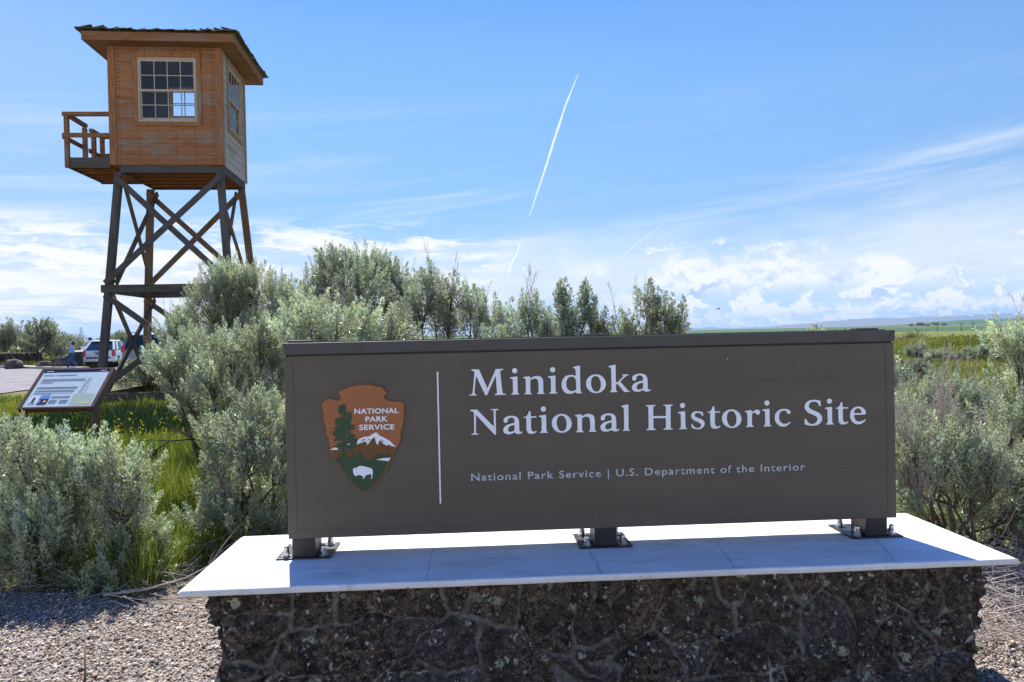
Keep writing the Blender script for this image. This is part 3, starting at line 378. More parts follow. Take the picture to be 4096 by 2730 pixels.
for (p, q) in (((.034, .112), (.034, .785)), ((.034, .112), (1.1, .112)), ((2.404, .10), (2.404, .785)), ((1.6, .29), (2.404, .29)), ((1.45, .655), (2.404, .655)), ((.004, .083), (.034, .112)), ((2.436, .083), (2.404, .10))):
    mb.beam((p[0], -.0006, p[1]), (q[0], -.0006, q[1]), .0008, .0011, up=(0, 0, 1) if p[1] == q[1] else (1, 0, 0))
mb.build('panel_seam', hair_seam, panel)
mb = MB(); mb.box((.01, .035, .8436), (2.425, .050, .8478)); mb.build('top_rail', cap_brown, sign_root)
for (x0, x1) in ((.007, .098), (1.177, 1.277), (2.303, 2.395)):
    mb = MB(); mb.box((x0, .033, .8437), (x1, .085, .8540)); mb.build('rail_clip', cap_brown, sign_root, bevel=.002)
for cu in (.0573, 1.2465, 2.358):
    mb = MB(); mb.box((cu - .045, .004, .007), (cu + .045, .13 - .004, .0800)); post = mb.build('post', post_brown, sign_root, bevel=.003)
    mb = MB(); mb.box((cu - .106, -.006, .0005), (cu + .106, .202, .0075)); plate = mb.build('base_plate', post_brown, sign_root, bevel=.0015)
    for du in (-.072, .072):
        for dy in (.022, .168):
            mb = MB(); c = (cu + du, dy, .0077)
            mb.lathe([(.019, 0), (.019, .003)], 16, c); mb.lathe([(.0135, .0031), (.0135, .017)], 6, c, .3); mb.lathe([(.0128, .0171), (.0128, .024)], 6, c, .75)
            mb.lathe([(.0105, .0241), (.0105, .031), (.0095, .036), (.0065, .040), (.002, .0418)], 12, c)
            mb.build('acorn_nut', steel, plate, bevel=.0006, seg=1)

def catmull(con, n=5, scale=.001):
    out = []; N = len(con)
    for i in range(N):
        p0, p1, p2, p3 = con[i - 1], con[i], con[(i + 1) % N], con[(i + 2) % N]
        m1 = (0, 0) if p1[2] else ((p2[0] - p0[0]) * .5, (p2[1] - p0[1]) * .5)
        m2 = (0, 0) if p2[2] else ((p3[0] - p1[0]) * .5, (p3[1] - p1[1]) * .5)
        d = math.hypot(p2[0] - p1[0], p2[1] - p1[1])
        def lim(m, l=1.0):
            k = math.hypot(*m); return m if k <= d * l or k == 0 else (m[0] * d * l / k, m[1] * d * l / k)
        m1, m2 = lim(m1), lim(m2)
        steps = 1 if (p1[2] and p2[2]) else n
        for k in range(steps):
            t = k / steps; a = 2 * t**3 - 3 * t**2 + 1; b_ = t**3 - 2 * t**2 + t; c_ = -2 * t**3 + 3 * t**2; e = t**3 - t**2
            out.append(((a * p1[0] + b_ * m1[0] + c_ * p2[0] + e * m2[0]) * scale, (a * p1[1] + b_ * m1[1] + c_ * p2[1] + e * m2[1]) * scale))
    return out
def curve_to_obj(cu_data, name, mat, parent, y, fit=None, xf=None):
    """turn a filled 2D curve into a mesh standing in the sign's x-z plane, facing -y"""
    tmp = bpy.data.objects.new('tmp', cu_data); COL.objects.link(tmp)
    dg = bpy.context.evaluated_depsgraph_get(); me = bpy.data.meshes.new_from_object(tmp.evaluated_get(dg))
    bpy.data.objects.remove(tmp)
    n = len(me.vertices); c = np.zeros(n * 3, np.float32); me.vertices.foreach_get('co', c); c = c.reshape(-1, 3)
    if fit:
        x0, z0, x1, z1, h = fit; lo = c.min(0); hi = c.max(0); kx = (x1 - x0) / (hi[0] - lo[0])
        cap = fit_cap if fit_cap else hi[1]
        c[:, 0] = x0 + (c[:, 0] - lo[0]) * kx; c[:, 1] = z0 + (c[:, 0] - x0) / (x1 - x0) * (z1 - z0) + c[:, 1] * h / cap
    c = np.stack([c[:, 0], y - c[:, 2], c[:, 1]], 1)
    if xf is not None: c = xf(c)
    me.vertices.foreach_set('co', c.astype(np.float32).ravel()); me.update()
    me.name = name; me.materials.clear(); me.materials.append(mat)
    o = bpy.data.objects.new(name, me); COL.objects.link(o); o.parent = parent
    return o
fit_cap = None
def outline_obj(name, cons, mat, parent, y, ext=.0004, bev=0.0, xf=None):
    cd = bpy.data.curves.new(name, 'CURVE'); cd.dimensions = '2D'; cd.fill_mode = 'BOTH'; cd.extrude = ext
    if bev: cd.bevel_depth = bev; cd.bevel_resolution = 1; cd.offset = -bev
    for con in cons:
        sp = cd.splines.new('POLY'); sp.points.add(len(con) - 1); sp.use_cyclic_u = True
        for p, q in zip(sp.points, con): p.co = (q[0], q[1], 0, 1)
    return curve_to_obj(cd, name, mat, parent, y, xf=xf)
def text_obj(name, body, mat, parent, y, box, capfrac=.73, space=1.0, bold=0.0, ext=.0004, xf=None, scale=1.0):
    global fit_cap
    cd = bpy.data.curves.new(name, 'FONT'); cd.body = body; cd.size = 1.0; cd.space_character = space; cd.fill_mode = 'FRONT'; cd.offset = bold; cd.resolution_u = 4
    fit_cap = capfrac
    o = curve_to_obj(cd, name, mat, parent, y, fit=box, xf=xf); fit_cap = None
    return o
Z0 = .0802
words = [PLACE[0:8], PLACE[8:16], PLACE[16:24], PLACE[24:28]]
for wd in words:
    cons = [[(x + ax * .001, y + ay * .001 + Z0) for x, y in catmull(con)] for ln, k, ax, ay in wd for con in GLYPH[k]]
    outline_obj('title_lettering', cons, letter_white, sign_root, -.0014, .0006, .0007)
def mm(bx): return (bx[0] * .001, bx[1] * .001 + Z0, bx[2] * .001, bx[3] * .001 + Z0, bx[4] * .001)
small_grey = simple('small_letter_grey', (.50, .52, .54), .5, var=.2, scale=60)
def split_words(name, words, mat, parent, y, box, space, bold, xf=None, capfrac=.73, font_scale=None):
    """one line of text, one part per word: the whole line is measured first, then each word is set at its place"""
    def width(t):
        cd = bpy.data.curves.new('t', 'FONT'); cd.body = t; cd.space_character = space; o = bpy.data.objects.new('t', cd); COL.objects.link(o)
        dg = bpy.context.evaluated_depsgraph_get(); me = bpy.data.meshes.new_from_object(o.evaluated_get(dg)); c = np.zeros(len(me.vertices) * 3, np.float32); me.vertices.foreach_get('co', c)
        c = c.reshape(-1, 3); r = (c[:, 0].min(), c[:, 0].max()); bpy.data.objects.remove(o); bpy.data.meshes.remove(me); return r
    x0, z0, x1, z1, h = box; L = width(' '.join(words)); k = (x1 - x0) / (L[1] - L[0])
    for i, w in enumerate(words):
        end = width(' '.join(words[:i + 1]))[1]; lo, hi = width(w); a = end - (hi - lo)
        xa, xb = x0 + (a - L[0]) * k, x0 + (end - L[0]) * k; za = z0 + (z1 - z0) * (xa - x0) / (x1 - x0); zb_ = z0 + (z1 - z0) * (xb - x0) / (x1 - x0)
        text_obj(name, w, mat, parent, y, (xa, za, xb, zb_, h), capfrac=capfrac, space=space, bold=bold, xf=xf)
split_words('agency_lettering', 'National Park Service | U.S. Department of the Interior'.split(), small_grey, sign_root, -.0012, mm(TBOX['sub']), 1.16, .006)
d = TBOX['div']; mb = MB(); mb.box((d[0] * .001 - .0028, -.0016, d[3] * .001 + Z0), (d[0] * .001 + .0028, -.0002, d[1] * .001 + Z0)); mb.build('divider_line', letter_white, sign_root)
chip_m = simple('paint_chip', (.5, .47, .42), .8)
for (cx_, cz_, r_) in ((1.752, .742, .0035), (1.735, .738, .002), (1.212, .118, .0028), (2.365, .548, .0022), (2.05, .70, .0016), (.93, .22, .0016)):
    mb = MB(); mb.add([(cx_ + r_ * (1 + .4 * math.sin(k * 2.3 + cx_ * 9)) * math.cos(k * 1.047), -.0006, cz_ + r_ * .7 * math.sin(k * 1.047)) for k in range(6)], [(0, 1, 2, 3, 4, 5)]); mb.build('paint_chip', chip_m, panel)
# arrowhead emblem
em = lambda k: [(x * .001, y * .001 + Z0) for x, y in EMBLEM[k]]
def inset(poly, d):
    P = np.array(poly); n = len(P); out = []
    area = .5 * np.sum(P[:, 0] * np.roll(P[:, 1], -1) - np.roll(P[:, 0], -1) * P[:, 1]); sg = 1 if area > 0 else -1
    for i in range(n):
        a, b_, c_ = P[i - 1], P[i], P[(i + 1) % n]; e1 = (b_ - a) / np.linalg.norm(b_ - a); e2 = (c_ - b_) / np.linalg.norm(c_ - b_)
        n1 = np.array([-e1[1], e1[0]]) * sg; n2 = np.array([-e2[1], e2[0]]) * sg; m_ = n1 + n2; m_ /= max(.6, np.linalg.norm(m_)); out.append(tuple(b_ + m_ * d))
    return out
em_brown = simple('emblem_border', (.165, .075, .018), .55); em_orange = simple('emblem_orange', (.33, .115, .036), .55, var=.06, scale=20)
em_mtn = simple('emblem_earth', (.145, .058, .014), .55); em_green = simple('emblem_green', (.026, .062, .024), .55)
arrow = outline_obj('arrowhead', [em('outline')], em_brown, sign_root, -.0030, .0028)
outline_obj('field', [inset(em('outline'), .0034)], em_orange, arrow, -.0064, .0005)
outline_obj('mountain', [em('mountain')], em_mtn, arrow, -.0074, .0004)
outline_obj('snowcap', [em('snow'), em('snowh1'), em('snowh2'), em('snowh3'), em('snowh4')], sign_white, arrow, -.0083, .0004)
outline_obj('meadow', [em('meadow')], em_green, arrow, -.0083, .0004)
outline_obj('tree', [em('tree')] + [em('h%d' % i) for i in range(1, 9)], em_green, arrow, -.0092, .0004)
for k in ('snowb', 'snowc'): outline_obj('snow_patch', [em(k)], sign_white, arrow, -.0101, .0004)
outline_obj('river', [em('river')], sign_white, arrow, -.0092, .0004)
outline_obj('bison', [em('bison'), em('bisone')], sign_white, arrow, -.0092, .0004)
for w in ('NATIONAL', 'PARK', 'SERVICE'): text_obj('emblem_lettering', w, sign_white, arrow, -.0075, mm(TBOX[w]), space=1.05, bold=.024)

# ------------------------------------------------------------------ stone base with white cap
SX0, SX1, SD0, SD1 = -0.30102, 2.71532, -0.31924, 0.38115
base_root = empty('sign_base', (SIGN_O[0], SIGN_O[1], 0), YAW, 'low dark lava stone plinth with a white painted concrete cap under the park sign', 'plinth')
def build_stone():
    u0, u1, s0, s1 = SX0 + .105, SX1 - .105, SD0 + .085, SD1 - .085; zt = .536
    st = .0050
    fu = np.arange(u0, u1, st); fs = np.arange(s0, s1, .011)
    path = [(u, s0, 0, -1) for u in fu] + [(u1, s, 1, 0) for s in fs] + [(u, s1, 0, 1) for u in np.arange(u1, u0, -.012)] + [(u0, s, -1, 0) for s in np.arange(s1, s0, -.011)]
    path = np.array(path); n = len(path); zs = np.arange(0, zt + 1e-6, .0052); nz = len(zs)
    nor = path[:, 2:4].copy()
    for _ in range(3): nor = (np.roll(nor, 1, 0) + nor + np.roll(nor, -1, 0)) / 3
    nor /= np.linalg.norm(nor, axis=1)[:, None]
    perim = np.cumsum(np.r_[0, np.linalg.norm(np.diff(path[:, :2], axis=0), axis=1)])
    Pm, Zm = np.meshgrid(perim, zs, indexing='ij'); U = np.repeat(path[:, :1], nz, 1); Sx = np.repeat(path[:, 1:2], nz, 1)
    front = np.repeat((path[:, 3:4] == -1), nz, 1)
    D = np.full(Pm.shape, 1.0)
    # wobble the lookup a little so joints are not straight
    wu = (vnoise(U * 14 + 9, Zm * 14 + 3, 11) - .5) * .016 + (vnoise(U * 45 + 9, Zm * 45 + 3, 12) - .5) * .008
    wz = (vnoise(U * 14 + 29, Zm * 14 + 13, 13) - .5) * .016 + (vnoise(U * 45 + 2, Zm * 45 + 7, 14) - .5) * .008
    QU = (U + wu)[front]; QZ = (Zm + wz)[front]; dd = np.full(QU.shape, 1.0)
    segs = [(l[i], l[i + 1]) for l in MORTAR for i in range(len(l) - 1)]
    for a, b_ in segs:
        ax, az = a; bx, bz = b_; vx, vz = bx - ax, bz - az; L = vx * vx + vz * vz + 1e-12
        near = (QU > min(ax, bx) - .12) & (QU < max(ax, bx) + .12) & (QZ > min(az, bz) - .12) & (QZ < max(az, bz) + .12)
        if not near.any(): continue
        t = np.clip(((QU[near] - ax) * vx + (QZ[near] - az) * vz) / L, 0, 1)
        e = np.hypot(QU[near] - ax - t * vx, QZ[near] - az - t * vz); dd[near] = np.minimum(dd[near], e)
    D[front] = dd
    # other faces and the foot of the front: irregular cells
    rs = np.random.RandomState(4); per = perim[-1]; seeds = np.stack([rs.uniform(0, per, 130), rs.uniform(-.1, .62, 130)], 1)
    d1 = np.full(Pm.shape, 9.0); d2 = np.full(Pm.shape, 9.0)
    for q in seeds:
        e = np.hypot((Pm + wu - q[0]) * .8, (Zm + wz - q[1]) * 1.25); m_ = e < d1
        d2 = np.where(m_, d1, np.minimum(d2, e)); d1 = np.where(m_, e, d1)
    cell = (d2 - d1) * .6
    low = front & (Zm < .215)
    D = np.where(front & ~low, D, np.where(low, np.minimum(D, cell + .0), cell))
    # number the stones: flood each patch between joints
    ids = np.arange(1, D.size + 1).reshape(D.shape); wall_ = D < .0085
    ids[wall_] = 0
    big = D.size + 5; L_ = np.where(ids > 0, ids, big)
    for it in range(900):
        old = L_.copy()
        for ax, sh in ((0, 1), (0, -1), (1, 1), (1, -1)):
            nb = np.roll(L_, sh, ax)
            if ax == 1: nb[:, 0 if sh == 1 else -1] = big
            L_ = np.where(wall_, big, np.minimum(L_, nb))
        if (old == L_).all(): break
    for it in range(14):
        for ax, sh in ((0, 1), (0, -1), (1, 1), (1, -1)):
            nb = np.roll(L_, sh, ax)
            if ax == 1: nb[:, 0 if sh == 1 else -1] = big
            L_ = np.where(L_ == big, nb, L_)
    u_, inv = np.unique(L_, return_inverse=True); inv = inv.reshape(D.shape); nS = len(u_); rsS = np.random.RandomState(6)
    tone_s, hue_s, dep_s, gx_s, gz_s = rsS.rand(nS), rsS.rand(nS), rsS.uniform(-.010, .012, nS), rsS.uniform(-.10, .10, nS), rsS.uniform(-.12, .12, nS)
    cnt = np.maximum(np.bincount(inv.ravel(), minlength=nS), 1); cP = np.bincount(inv.ravel(), Pm.ravel(), nS) / cnt; cZ = np.bincount(inv.ravel(), Zm.ravel(), nS) / cnt
    face = dep_s[inv] + np.clip((Pm - cP[inv]) * gx_s[inv] + (Zm - cZ[inv]) * gz_s[inv], -.014, .014)
    w = .0016 + .0085 * sm(.28, .92, vnoise(Pm * 8, Zm * 8, 21)) + .0016 * vnoise(Pm * 60, Zm * 60, 22)
    mort = 1 - sm(.85, 1.25, D / w)
    soft = 1 - np.exp(-np.maximum(D - w, 0) / .013)
    bul = (.024 + face) * soft
    rough = .012 * (vnoise(Pm * 16, Zm * 16, 31) - .5) + .011 * (vnoise(Pm * 42, Zm * 42, 32) - .5) + .009 * (vnoise(Pm * 110, Zm * 110, 33) - .5) + .005 * (vnoise(Pm * 230, Zm * 230, 34) - .5)
    pits = -.012 * sm(.70, .92, vnoise(Pm * 75 + 5, Zm * 75, 35))
    h = bul + (1 - mort) * (rough * 1.5 + pits) + mort * .002 * vnoise(Pm * 60, Zm * 60, 36) - .014
    V = np.stack([U + nor[:, :1] * h, Sx + nor[:, 1:] * h, Zm], -1).reshape(-1, 3)
    i, j = np.meshgrid(np.arange(n), np.arange(nz - 1), indexing='ij'); a = i * nz + j; b_ = ((i + 1) % n) * nz + j
    F = np.stack([a, b_, b_ + 1, a + 1], -1).reshape(-1, 4)
    col = np.stack([mort, tone_s[inv], hue_s[inv]], -1).reshape(-1, 3)
    m, T, b = mat_new('lava_stone'); at = T.new('ShaderNodeVertexColor', layer_name='tint'); mr, tone, hue = T.sep(at.outputs[0])
    co = T.new('ShaderNodeTexCoord').outputs['Object']
    n1 = T.noise(co, 22, 6, .65); n2 = T.noise(co, 40, 5, .65); n3 = T.noise(co, 7, 4, .6); n4 = T.noise(co, 120, 4, .7)
    rock = T.mix(T.ramp(n1, .34, .66), (.012, .010, .010), (.078, .062, .050))
    rock = T.mix(T.ramp(hue, .45, .95, 0, .6), rock, T.mix(T.ramp(n1, .3, .7), (.022, .016, .012), (.105, .068, .044)))
    rock = T.mix(T.math('MULTIPLY', T.ramp(n2, .49, .59), T.ramp(n3, .34, .58)), rock, (.165, .118, .082))
    rock = T.mix(T.ramp(tone, .55, .95, 0, .55), rock, T.mix(T.ramp(n2, .3, .7), (.038, .036, .035), (.125, .117, .110)))
    rock = T.mix(T.math('MULTIPLY', T.ramp(n4, .57, .66), T.ramp(n3, .30, .6, .35, .9)), rock, (.27, .24, .205))
    rock = T.mix(T.math('MULTIPLY', T.ramp(n4, .44, .34), .9), rock, (.009, .008, .008))
    wob = T.vadd(co, T.vmul(T.noise(co, 60, 4, .65, color=True), (.045, .045, .045)))
    vl = T.voro(wob, 11); lich = T.math('MULTIPLY', T.ramp(vl, .26, .21), T.ramp(T.noise(co, 4.0, 3, .5), .46, .54)); lich = T.math('MULTIPLY', lich, T.ramp(n4, .36, .48))
    rock = T.mix(T.math('MULTIPLY', lich, .9), rock, T.mix(n2, (.42, .42, .27), (.36, .38, .30)))
    vs = T.voro(wob, 32); rock = T.mix(T.math('MULTIPLY', T.ramp(vs, .27, .20), T.ramp(T.noise(co, 9.0, 3, .5), .44, .58)), rock, (.42, .40, .36))
    mc = T.mix(T.ramp(n2, .3, .7), (.070, .062, .056), (.19, .172, .158)); mc = T.mix(T.ramp(T.noise(co, 3.6, 5, .65), .56, .66), mc, T.mix(n2, (.26, .25, .245), (.52, .51, .50)))
    T.put(b.inputs['Base Color'], T.mix(mr, rock, mc)); b.inputs['Roughness'].default_value = .92; b.inputs['Specular IOR Level'].default_value = .2
    bp = T.new('ShaderNodeBump'); bp.inputs['Strength'].default_value = .9; bp.inputs['Distance'].default_value = .006; T.put(bp.inputs['Height'], T.math('MULTIPLY', T.noise(co, 95, 6, .7), T.math('SUBTRACT', 1.15, mr))); T.link(bp.outputs[0], b.inputs['Normal'])
    mesh_np('stone_masonry', V, F, m, base_root, smooth=True, col=col)
build_stone()
slab_m, T, b = mat_new('white_painted_concrete'); co = T.new('ShaderNodeTexCoord').outputs['Object']; x, y, z = T.sep(co)
n1 = T.noise(T.vmul(co, (1, 2.2, 1)), 3.5, 7, .65); n2 = T.noise(co, 40, 5, .7)
c = T.mix(T.ramp(n1, .35, .70), (.70, .69, .67), (.83, .83, .82))
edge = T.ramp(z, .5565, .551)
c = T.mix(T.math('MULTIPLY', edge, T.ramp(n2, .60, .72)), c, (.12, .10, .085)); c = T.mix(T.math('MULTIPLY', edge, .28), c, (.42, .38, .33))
c = T.mix(T.ramp(T.noise(co, 26, 6, .75), .66, .73, 0, .55), c, (.36, .34, .31)); c = T.mix(T.ramp(T.noise(T.vmul(co, (1, 4.5, 1)), 2.2, 8, .7, .6), .50, .70, 0, .6), c, (.46, .45, .43)); c = T.mix(T.ramp(T.noise(T.vmul(co, (1.5, 3, 1)), 7, 6, .7, 1.2), .58, .68, 0, .5), c, (.40, .385, .36))
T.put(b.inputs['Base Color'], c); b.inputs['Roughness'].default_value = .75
bp = T.new('ShaderNodeBump'); bp.inputs['Strength'].default_value = .5; bp.inputs['Distance'].default_value = .004; T.put(bp.inputs['Height'], T.math('ADD', n1, T.math('MULTIPLY', n2, .35))); T.link(bp.outputs[0], b.inputs['Normal'])
def build_cap():
    nu, ns = 220, 46; r = .0085
    us = np.linspace(SX0, SX1, nu); 
    # cross profile: bottom front -> top -> bottom back
    prof = [(SD0 + .012, .5355), (SD0 + .003, .5362), (SD0, .541)] + [(SD0 + r * (1 - math.cos(t)), .5591 - r + r * math.sin(t)) for t in np.linspace(0, math.pi / 2, 5)]
    prof += [(s, .5591) for s in np.linspace(SD0 + r + .01, SD1 - r - .01, ns)]
    prof += [(SD1 - r * (1 - math.cos(t)), .5591 - r + r * math.sin(t)) for t in np.linspace(math.pi / 2, 0, 5)] + [(SD1, .541), (SD1 - .004, .5355)]
    prof = np.array(prof); k = len(prof)
    U = np.repeat(us[:, None], k, 1); P = np.repeat(prof[None, :, 0], nu, 0); Zs = np.repeat(prof[None, :, 1], nu, 0)
    # round the two short ends
    e = np.minimum(U - SX0, SX1 - U); top = Zs > .545
    Zs = np.where(top & (e < r), Zs - (r - np.sqrt(np.maximum(0, r * r - (r - e) ** 2))) * .8, Zs)
    cs = .5 * (SD0 + SD1); wob = (vnoise(U * 9, P * 9, 51) - .5) * .0045
    P = P + np.sign(P - cs) * wob * (np.abs(P - cs) > .30); Zs = Zs + (vnoise(U * 5, P * 5, 52) - .5) * .0016 * (Zs > .552)
    V = np.stack([U, P, Zs], -1).reshape(-1, 3)
    i, j = np.meshgrid(np.arange(nu - 1), np.arange(k - 1), indexing='ij'); a = i * k + j
    F = [tuple(t) for t in np.stack([a, a + k, a + k + 1, a + 1], -1).reshape(-1, 4)]
    F += [(i * k + k - 1, (i + 1) * k + k - 1, (i + 1) * k, i * k) for i in range(nu - 1)] + [tuple(range(k))[::1], tuple(range((nu - 1) * k, nu * k))[::-1]]
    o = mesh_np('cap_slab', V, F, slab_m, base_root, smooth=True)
    md = o.modifiers.new('ws', 'WEIGHTED_NORMAL') if False else None
    return o
cap_slab = build_cap()
crack_m = simple('crack', (.06, .055, .05), .9)
rng0 = random.Random(8)
for cr in CRACKS:
    pts = []
    for i in range(len(cr) - 1):
        (ax, ay), (bx, by) = cr[i], cr[i + 1]
        for k in range(5): t = k / 5; pts.append((ax + (bx - ax) * t + rng0.uniform(-.004, .004), ay + (by - ay) * t + rng0.uniform(-.003, .003)))
    mb = MB(); V = []; F = []
    pts = [p for p in pts if p[1] > SD0 + .004]
    for i, p in enumerate(pts):
        w = .0011 * rng0.uniform(.25, 1.0); V += [(p[0] - w, p[1], .5606), (p[0] + w, p[1], .5606)]
        if i: F.append((2 * i - 2, 2 * i - 1, 2 * i + 1, 2 * i))
    mb.add(V, F).build('crack', crack_m, cap_slab)
# ------------------------------------------------------------------ guard tower
def wood(name, base, grey, board=0.0, axis=2, greyness=.5, along=0, dark=.42, nails_lit_lip=False):
    """weathered timber: grain stretched along one axis, grey patches, optional per-board tone"""
    m, T, b = mat_new(name); co = T.new('ShaderNodeTexCoord').outputs['Object']
    k = [14, 14, 14]; k[along] = 1.1
    g = T.noise(T.vmul(co, tuple(k)), 3.0, 6, .65, .3); k2 = [5, 5, 5]; k2[along] = .8
    p = T.noise(T.vmul(co, tuple(k2)), 1.0, 5, .6)
    c = T.mix(T.ramp(g, .28, .72), tuple(v * (1 - dark) for v in base), tuple(min(1, v * (1 + dark * .8)) for v in base))
    gr = T.mix(g, tuple(v * .6 for v in grey), grey)
    f = T.ramp(p, .62 - .3 * greyness, .80 - .3 * greyness)
    if board:
        xyz = T.sep(co); bi = T.math('FLOOR', T.math('DIVIDE', xyz[axis], board)); wn = T.new('ShaderNodeTexWhiteNoise', noise_dimensions='1D'); T.put(wn.inputs['W'], bi)
        c = T.mix(T.math('MULTIPLY', wn.outputs[0], .5), c, tuple(v * .45 for v in base)); f = T.math('MULTIPLY', f, T.math('ADD', .45, wn.outputs[0]), clamp=True)
    kn = T.voro(T.vmul(co, (3, 3, 3)), 1.7); c = T.mix(T.ramp(kn, .07, .04, 0, .7), c, tuple(v * .25 for v in base))
    res = T.mix(f, c, gr)
    if nails_lit_lip:
        X, Y, Z = T.sep(co); fx = T.math('MULTIPLY', T.math('SUBTRACT', T.math('FRACT', T.math('DIVIDE', X, .407)), .5), .407); fz = T.math('SUBTRACT', T.math('ABSOLUTE', T.math('MULTIPLY', T.math('SUBTRACT', T.math('FRACT', T.math('DIVIDE', T.math('SUBTRACT', Z, 5.44), .1835)), .48), .1835)), .045)
        dn = T.math('SQRT', T.math('ADD', T.math('MULTIPLY', fx, fx), T.math('MULTIPLY', fz, fz))); dn = T.math('ADD', dn, T.math('MULTIPLY', T.math('SUBTRACT', T.noise(co, 25, 4, .6), .5), .03))
        res = T.mix(T.ramp(dn, .026, .006, 0, .75), res, (.035, .022, .015))
        res = T.mix(T.math('MULTIPLY', T.ramp(T.noise(T.vmul(co, (2, 2, 7)), 2.0, 6, .7), .54, .68), .38), res, (.12, .068, .038))
    if nails_lit_lip: res = T.mix(T.ramp(T.math('FRACT', T.math('DIVIDE', T.math('SUBTRACT', Z, 5.44), .1835)), .865, .925, 0, .8), res, (.40, .31, .22))  # weathered top lip of each board, with the skylight it catches painted in
    T.put(b.inputs['Base Color'], res); b.inputs['Roughness'].default_value = .8; b.inputs['Specular IOR Level'].default_value = .2
    bp = T.new('ShaderNodeBump'); bp.inputs['Strength'].default_value = .35; bp.inputs['Distance'].default_value = .004; T.put(bp.inputs['Height'], g); T.link(bp.outputs[0], b.inputs['Normal'])
    return m
ORANGE = (.35, .140, .052); GREYW = (.30, .225, .165)
w_front = wood('siding_orange', ORANGE, GREYW, .1835, 2, .56, 0, nails_lit_lip=True)
w_side = wood('siding_grey', (.44, .36, .28), (.54, .49, .42), .1835, 2, .8, 1)
w_sidetrim = wood('grey_trim', (.30, .20, .12), (.34, .29, .23), 0, 2, .7, 2)
w_trim = wood('trim_wood', (.29, .125, .05), GREYW, 0, 2, .35, 2)
w_fascia = wood('fascia_wood', (.235, .105, .048), (.27, .18, .12), 0, 2, .45, 0)
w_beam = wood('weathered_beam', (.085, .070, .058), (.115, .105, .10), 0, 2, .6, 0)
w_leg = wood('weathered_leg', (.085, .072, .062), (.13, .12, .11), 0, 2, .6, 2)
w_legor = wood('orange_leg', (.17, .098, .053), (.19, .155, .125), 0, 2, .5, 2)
w_under = wood('floor_boards', (.32, .12, .035), (.2, .13, .08), .14, 1, .2, 0)
w_sash = simple('sash_wood', (.40, .325, .235), .6, var=.15, scale=12)
shake_m = wood('cedar_shake', (.12, .11, .065), (.24, .22, .15), .11, 0, .5, 1)
dark_in = simple('interior_boards', (.05, .042, .05), .9, var=.2)
glass, T, b = mat_new('window_glass'); gt = T.new('ShaderNodeBsdfTransparent'); gg = T.new('ShaderNodeBsdfGlossy'); gg.inputs['Roughness'].default_value = .03; gd = T.new('ShaderNodeBsdfDiffuse'); gd.inputs['Color'].default_value = (.5, .52, .6, 1)
mx = T.new('ShaderNodeMixShader'); fr = T.new('ShaderNodeFresnel'); fr.inputs[0].default_value = 1.5; T.link(fr.outputs[0], mx.inputs[0]); mx2 = T.new('ShaderNodeMixShader'); mx2.inputs[0].default_value = .035
T.link(gt.outputs[0], mx2.inputs[1]); T.link(gd.outputs[0], mx2.inputs[2]); T.link(mx2.outputs[0], mx.inputs[1]); T.link(gg.outputs[0], mx.inputs[2]); T.link(mx.outputs[0], glass.node_tree.nodes['Material Output'].inputs[0])

tower = empty('guard_tower', (-8.95368, 16.68337, 0), .10285579, 'tall wooden guard tower with a plank cabin, sash windows and splayed braced legs', 'watchtower')
CW, CD, CB, CT = 2.44, 2.07, 5.44, 8.22
WX0, WX1, WZ0, WZ1 = .62, 1.90, 6.40, 7.86          # window opening, front and back
SY0, SY1, SZ0, SZ1 = .56, 1.66, 6.40, 7.92          # window opening, sides
def wall_boards(axis, hole, L):
    mb = MB(); bh = .1835; n = int(round((CT - CB) / bh)); h0, h1, v0, v1 = hole
    for i in range(n):
        z0 = CB + i * bh; z1 = z0 + bh - .007
        spans = [(.02, L - .02)] if z1 <= v0 or z0 >= v1 else [(.02, h0), (h1, L - .02)]
        for (p, q) in spans: yield z0, z1, p, q
def wall(name, fn, hole, L, mat):
    mb = MB()
    for z0, z1, p, q in wall_boards(0, hole, L): fn(mb, p, q, z0, z1)
    return mb
def slab_in(mb, L, hole, put):
    h0, h1, v0, v1 = hole
    put(mb, .02, h0, CB, CT); put(mb, h1, L - .02, CB, CT); put(mb, h0, h1, CB, v0); put(mb, h0, h1, v1, CT)
hf = (WX0, WX1, WZ0, WZ1); hsd = (SY0, SY1, SZ0, SZ1)
def board(mb, ax, o, sg, p, q, z0, z1):
    """one siding board with a sloping shoulder along its top edge"""
    prof = [(0, z0), (.0205, z0), (.0205, z1 + .0065), (.0150, z1 + .0065), (0, z1 - .017)]; V = []
    for e in (p, q):
        for d, z in prof: V.append((e, o + d * sg, z) if ax == 0 else (o + d * sg, e, z))
    mb.add(V, [(0, 1, 2, 3, 4), (9, 8, 7, 6, 5)] + [(i, (i + 1) % 5, (i + 1) % 5 + 5, i + 5) for i in range(5)])
walls = []
for nm, y, sg in (('front_wall', 0, 1), ('rear_wall', CD, -1)):
    mb = MB()
    for z0, z1, p, q in wall_boards(0, hf, CW):
        board(mb, 0, y, sg, p, q, z0, z1)
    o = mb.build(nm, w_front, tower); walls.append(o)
    mb = MB(); a, c = sorted((y + .0215 * sg, y + .06 * sg)); slab_in(mb, CW, hf, lambda m_, p, q, z0, z1: m_.box((p, a, z0), (q, c, z1))); mb.build('lining', dark_in, o)
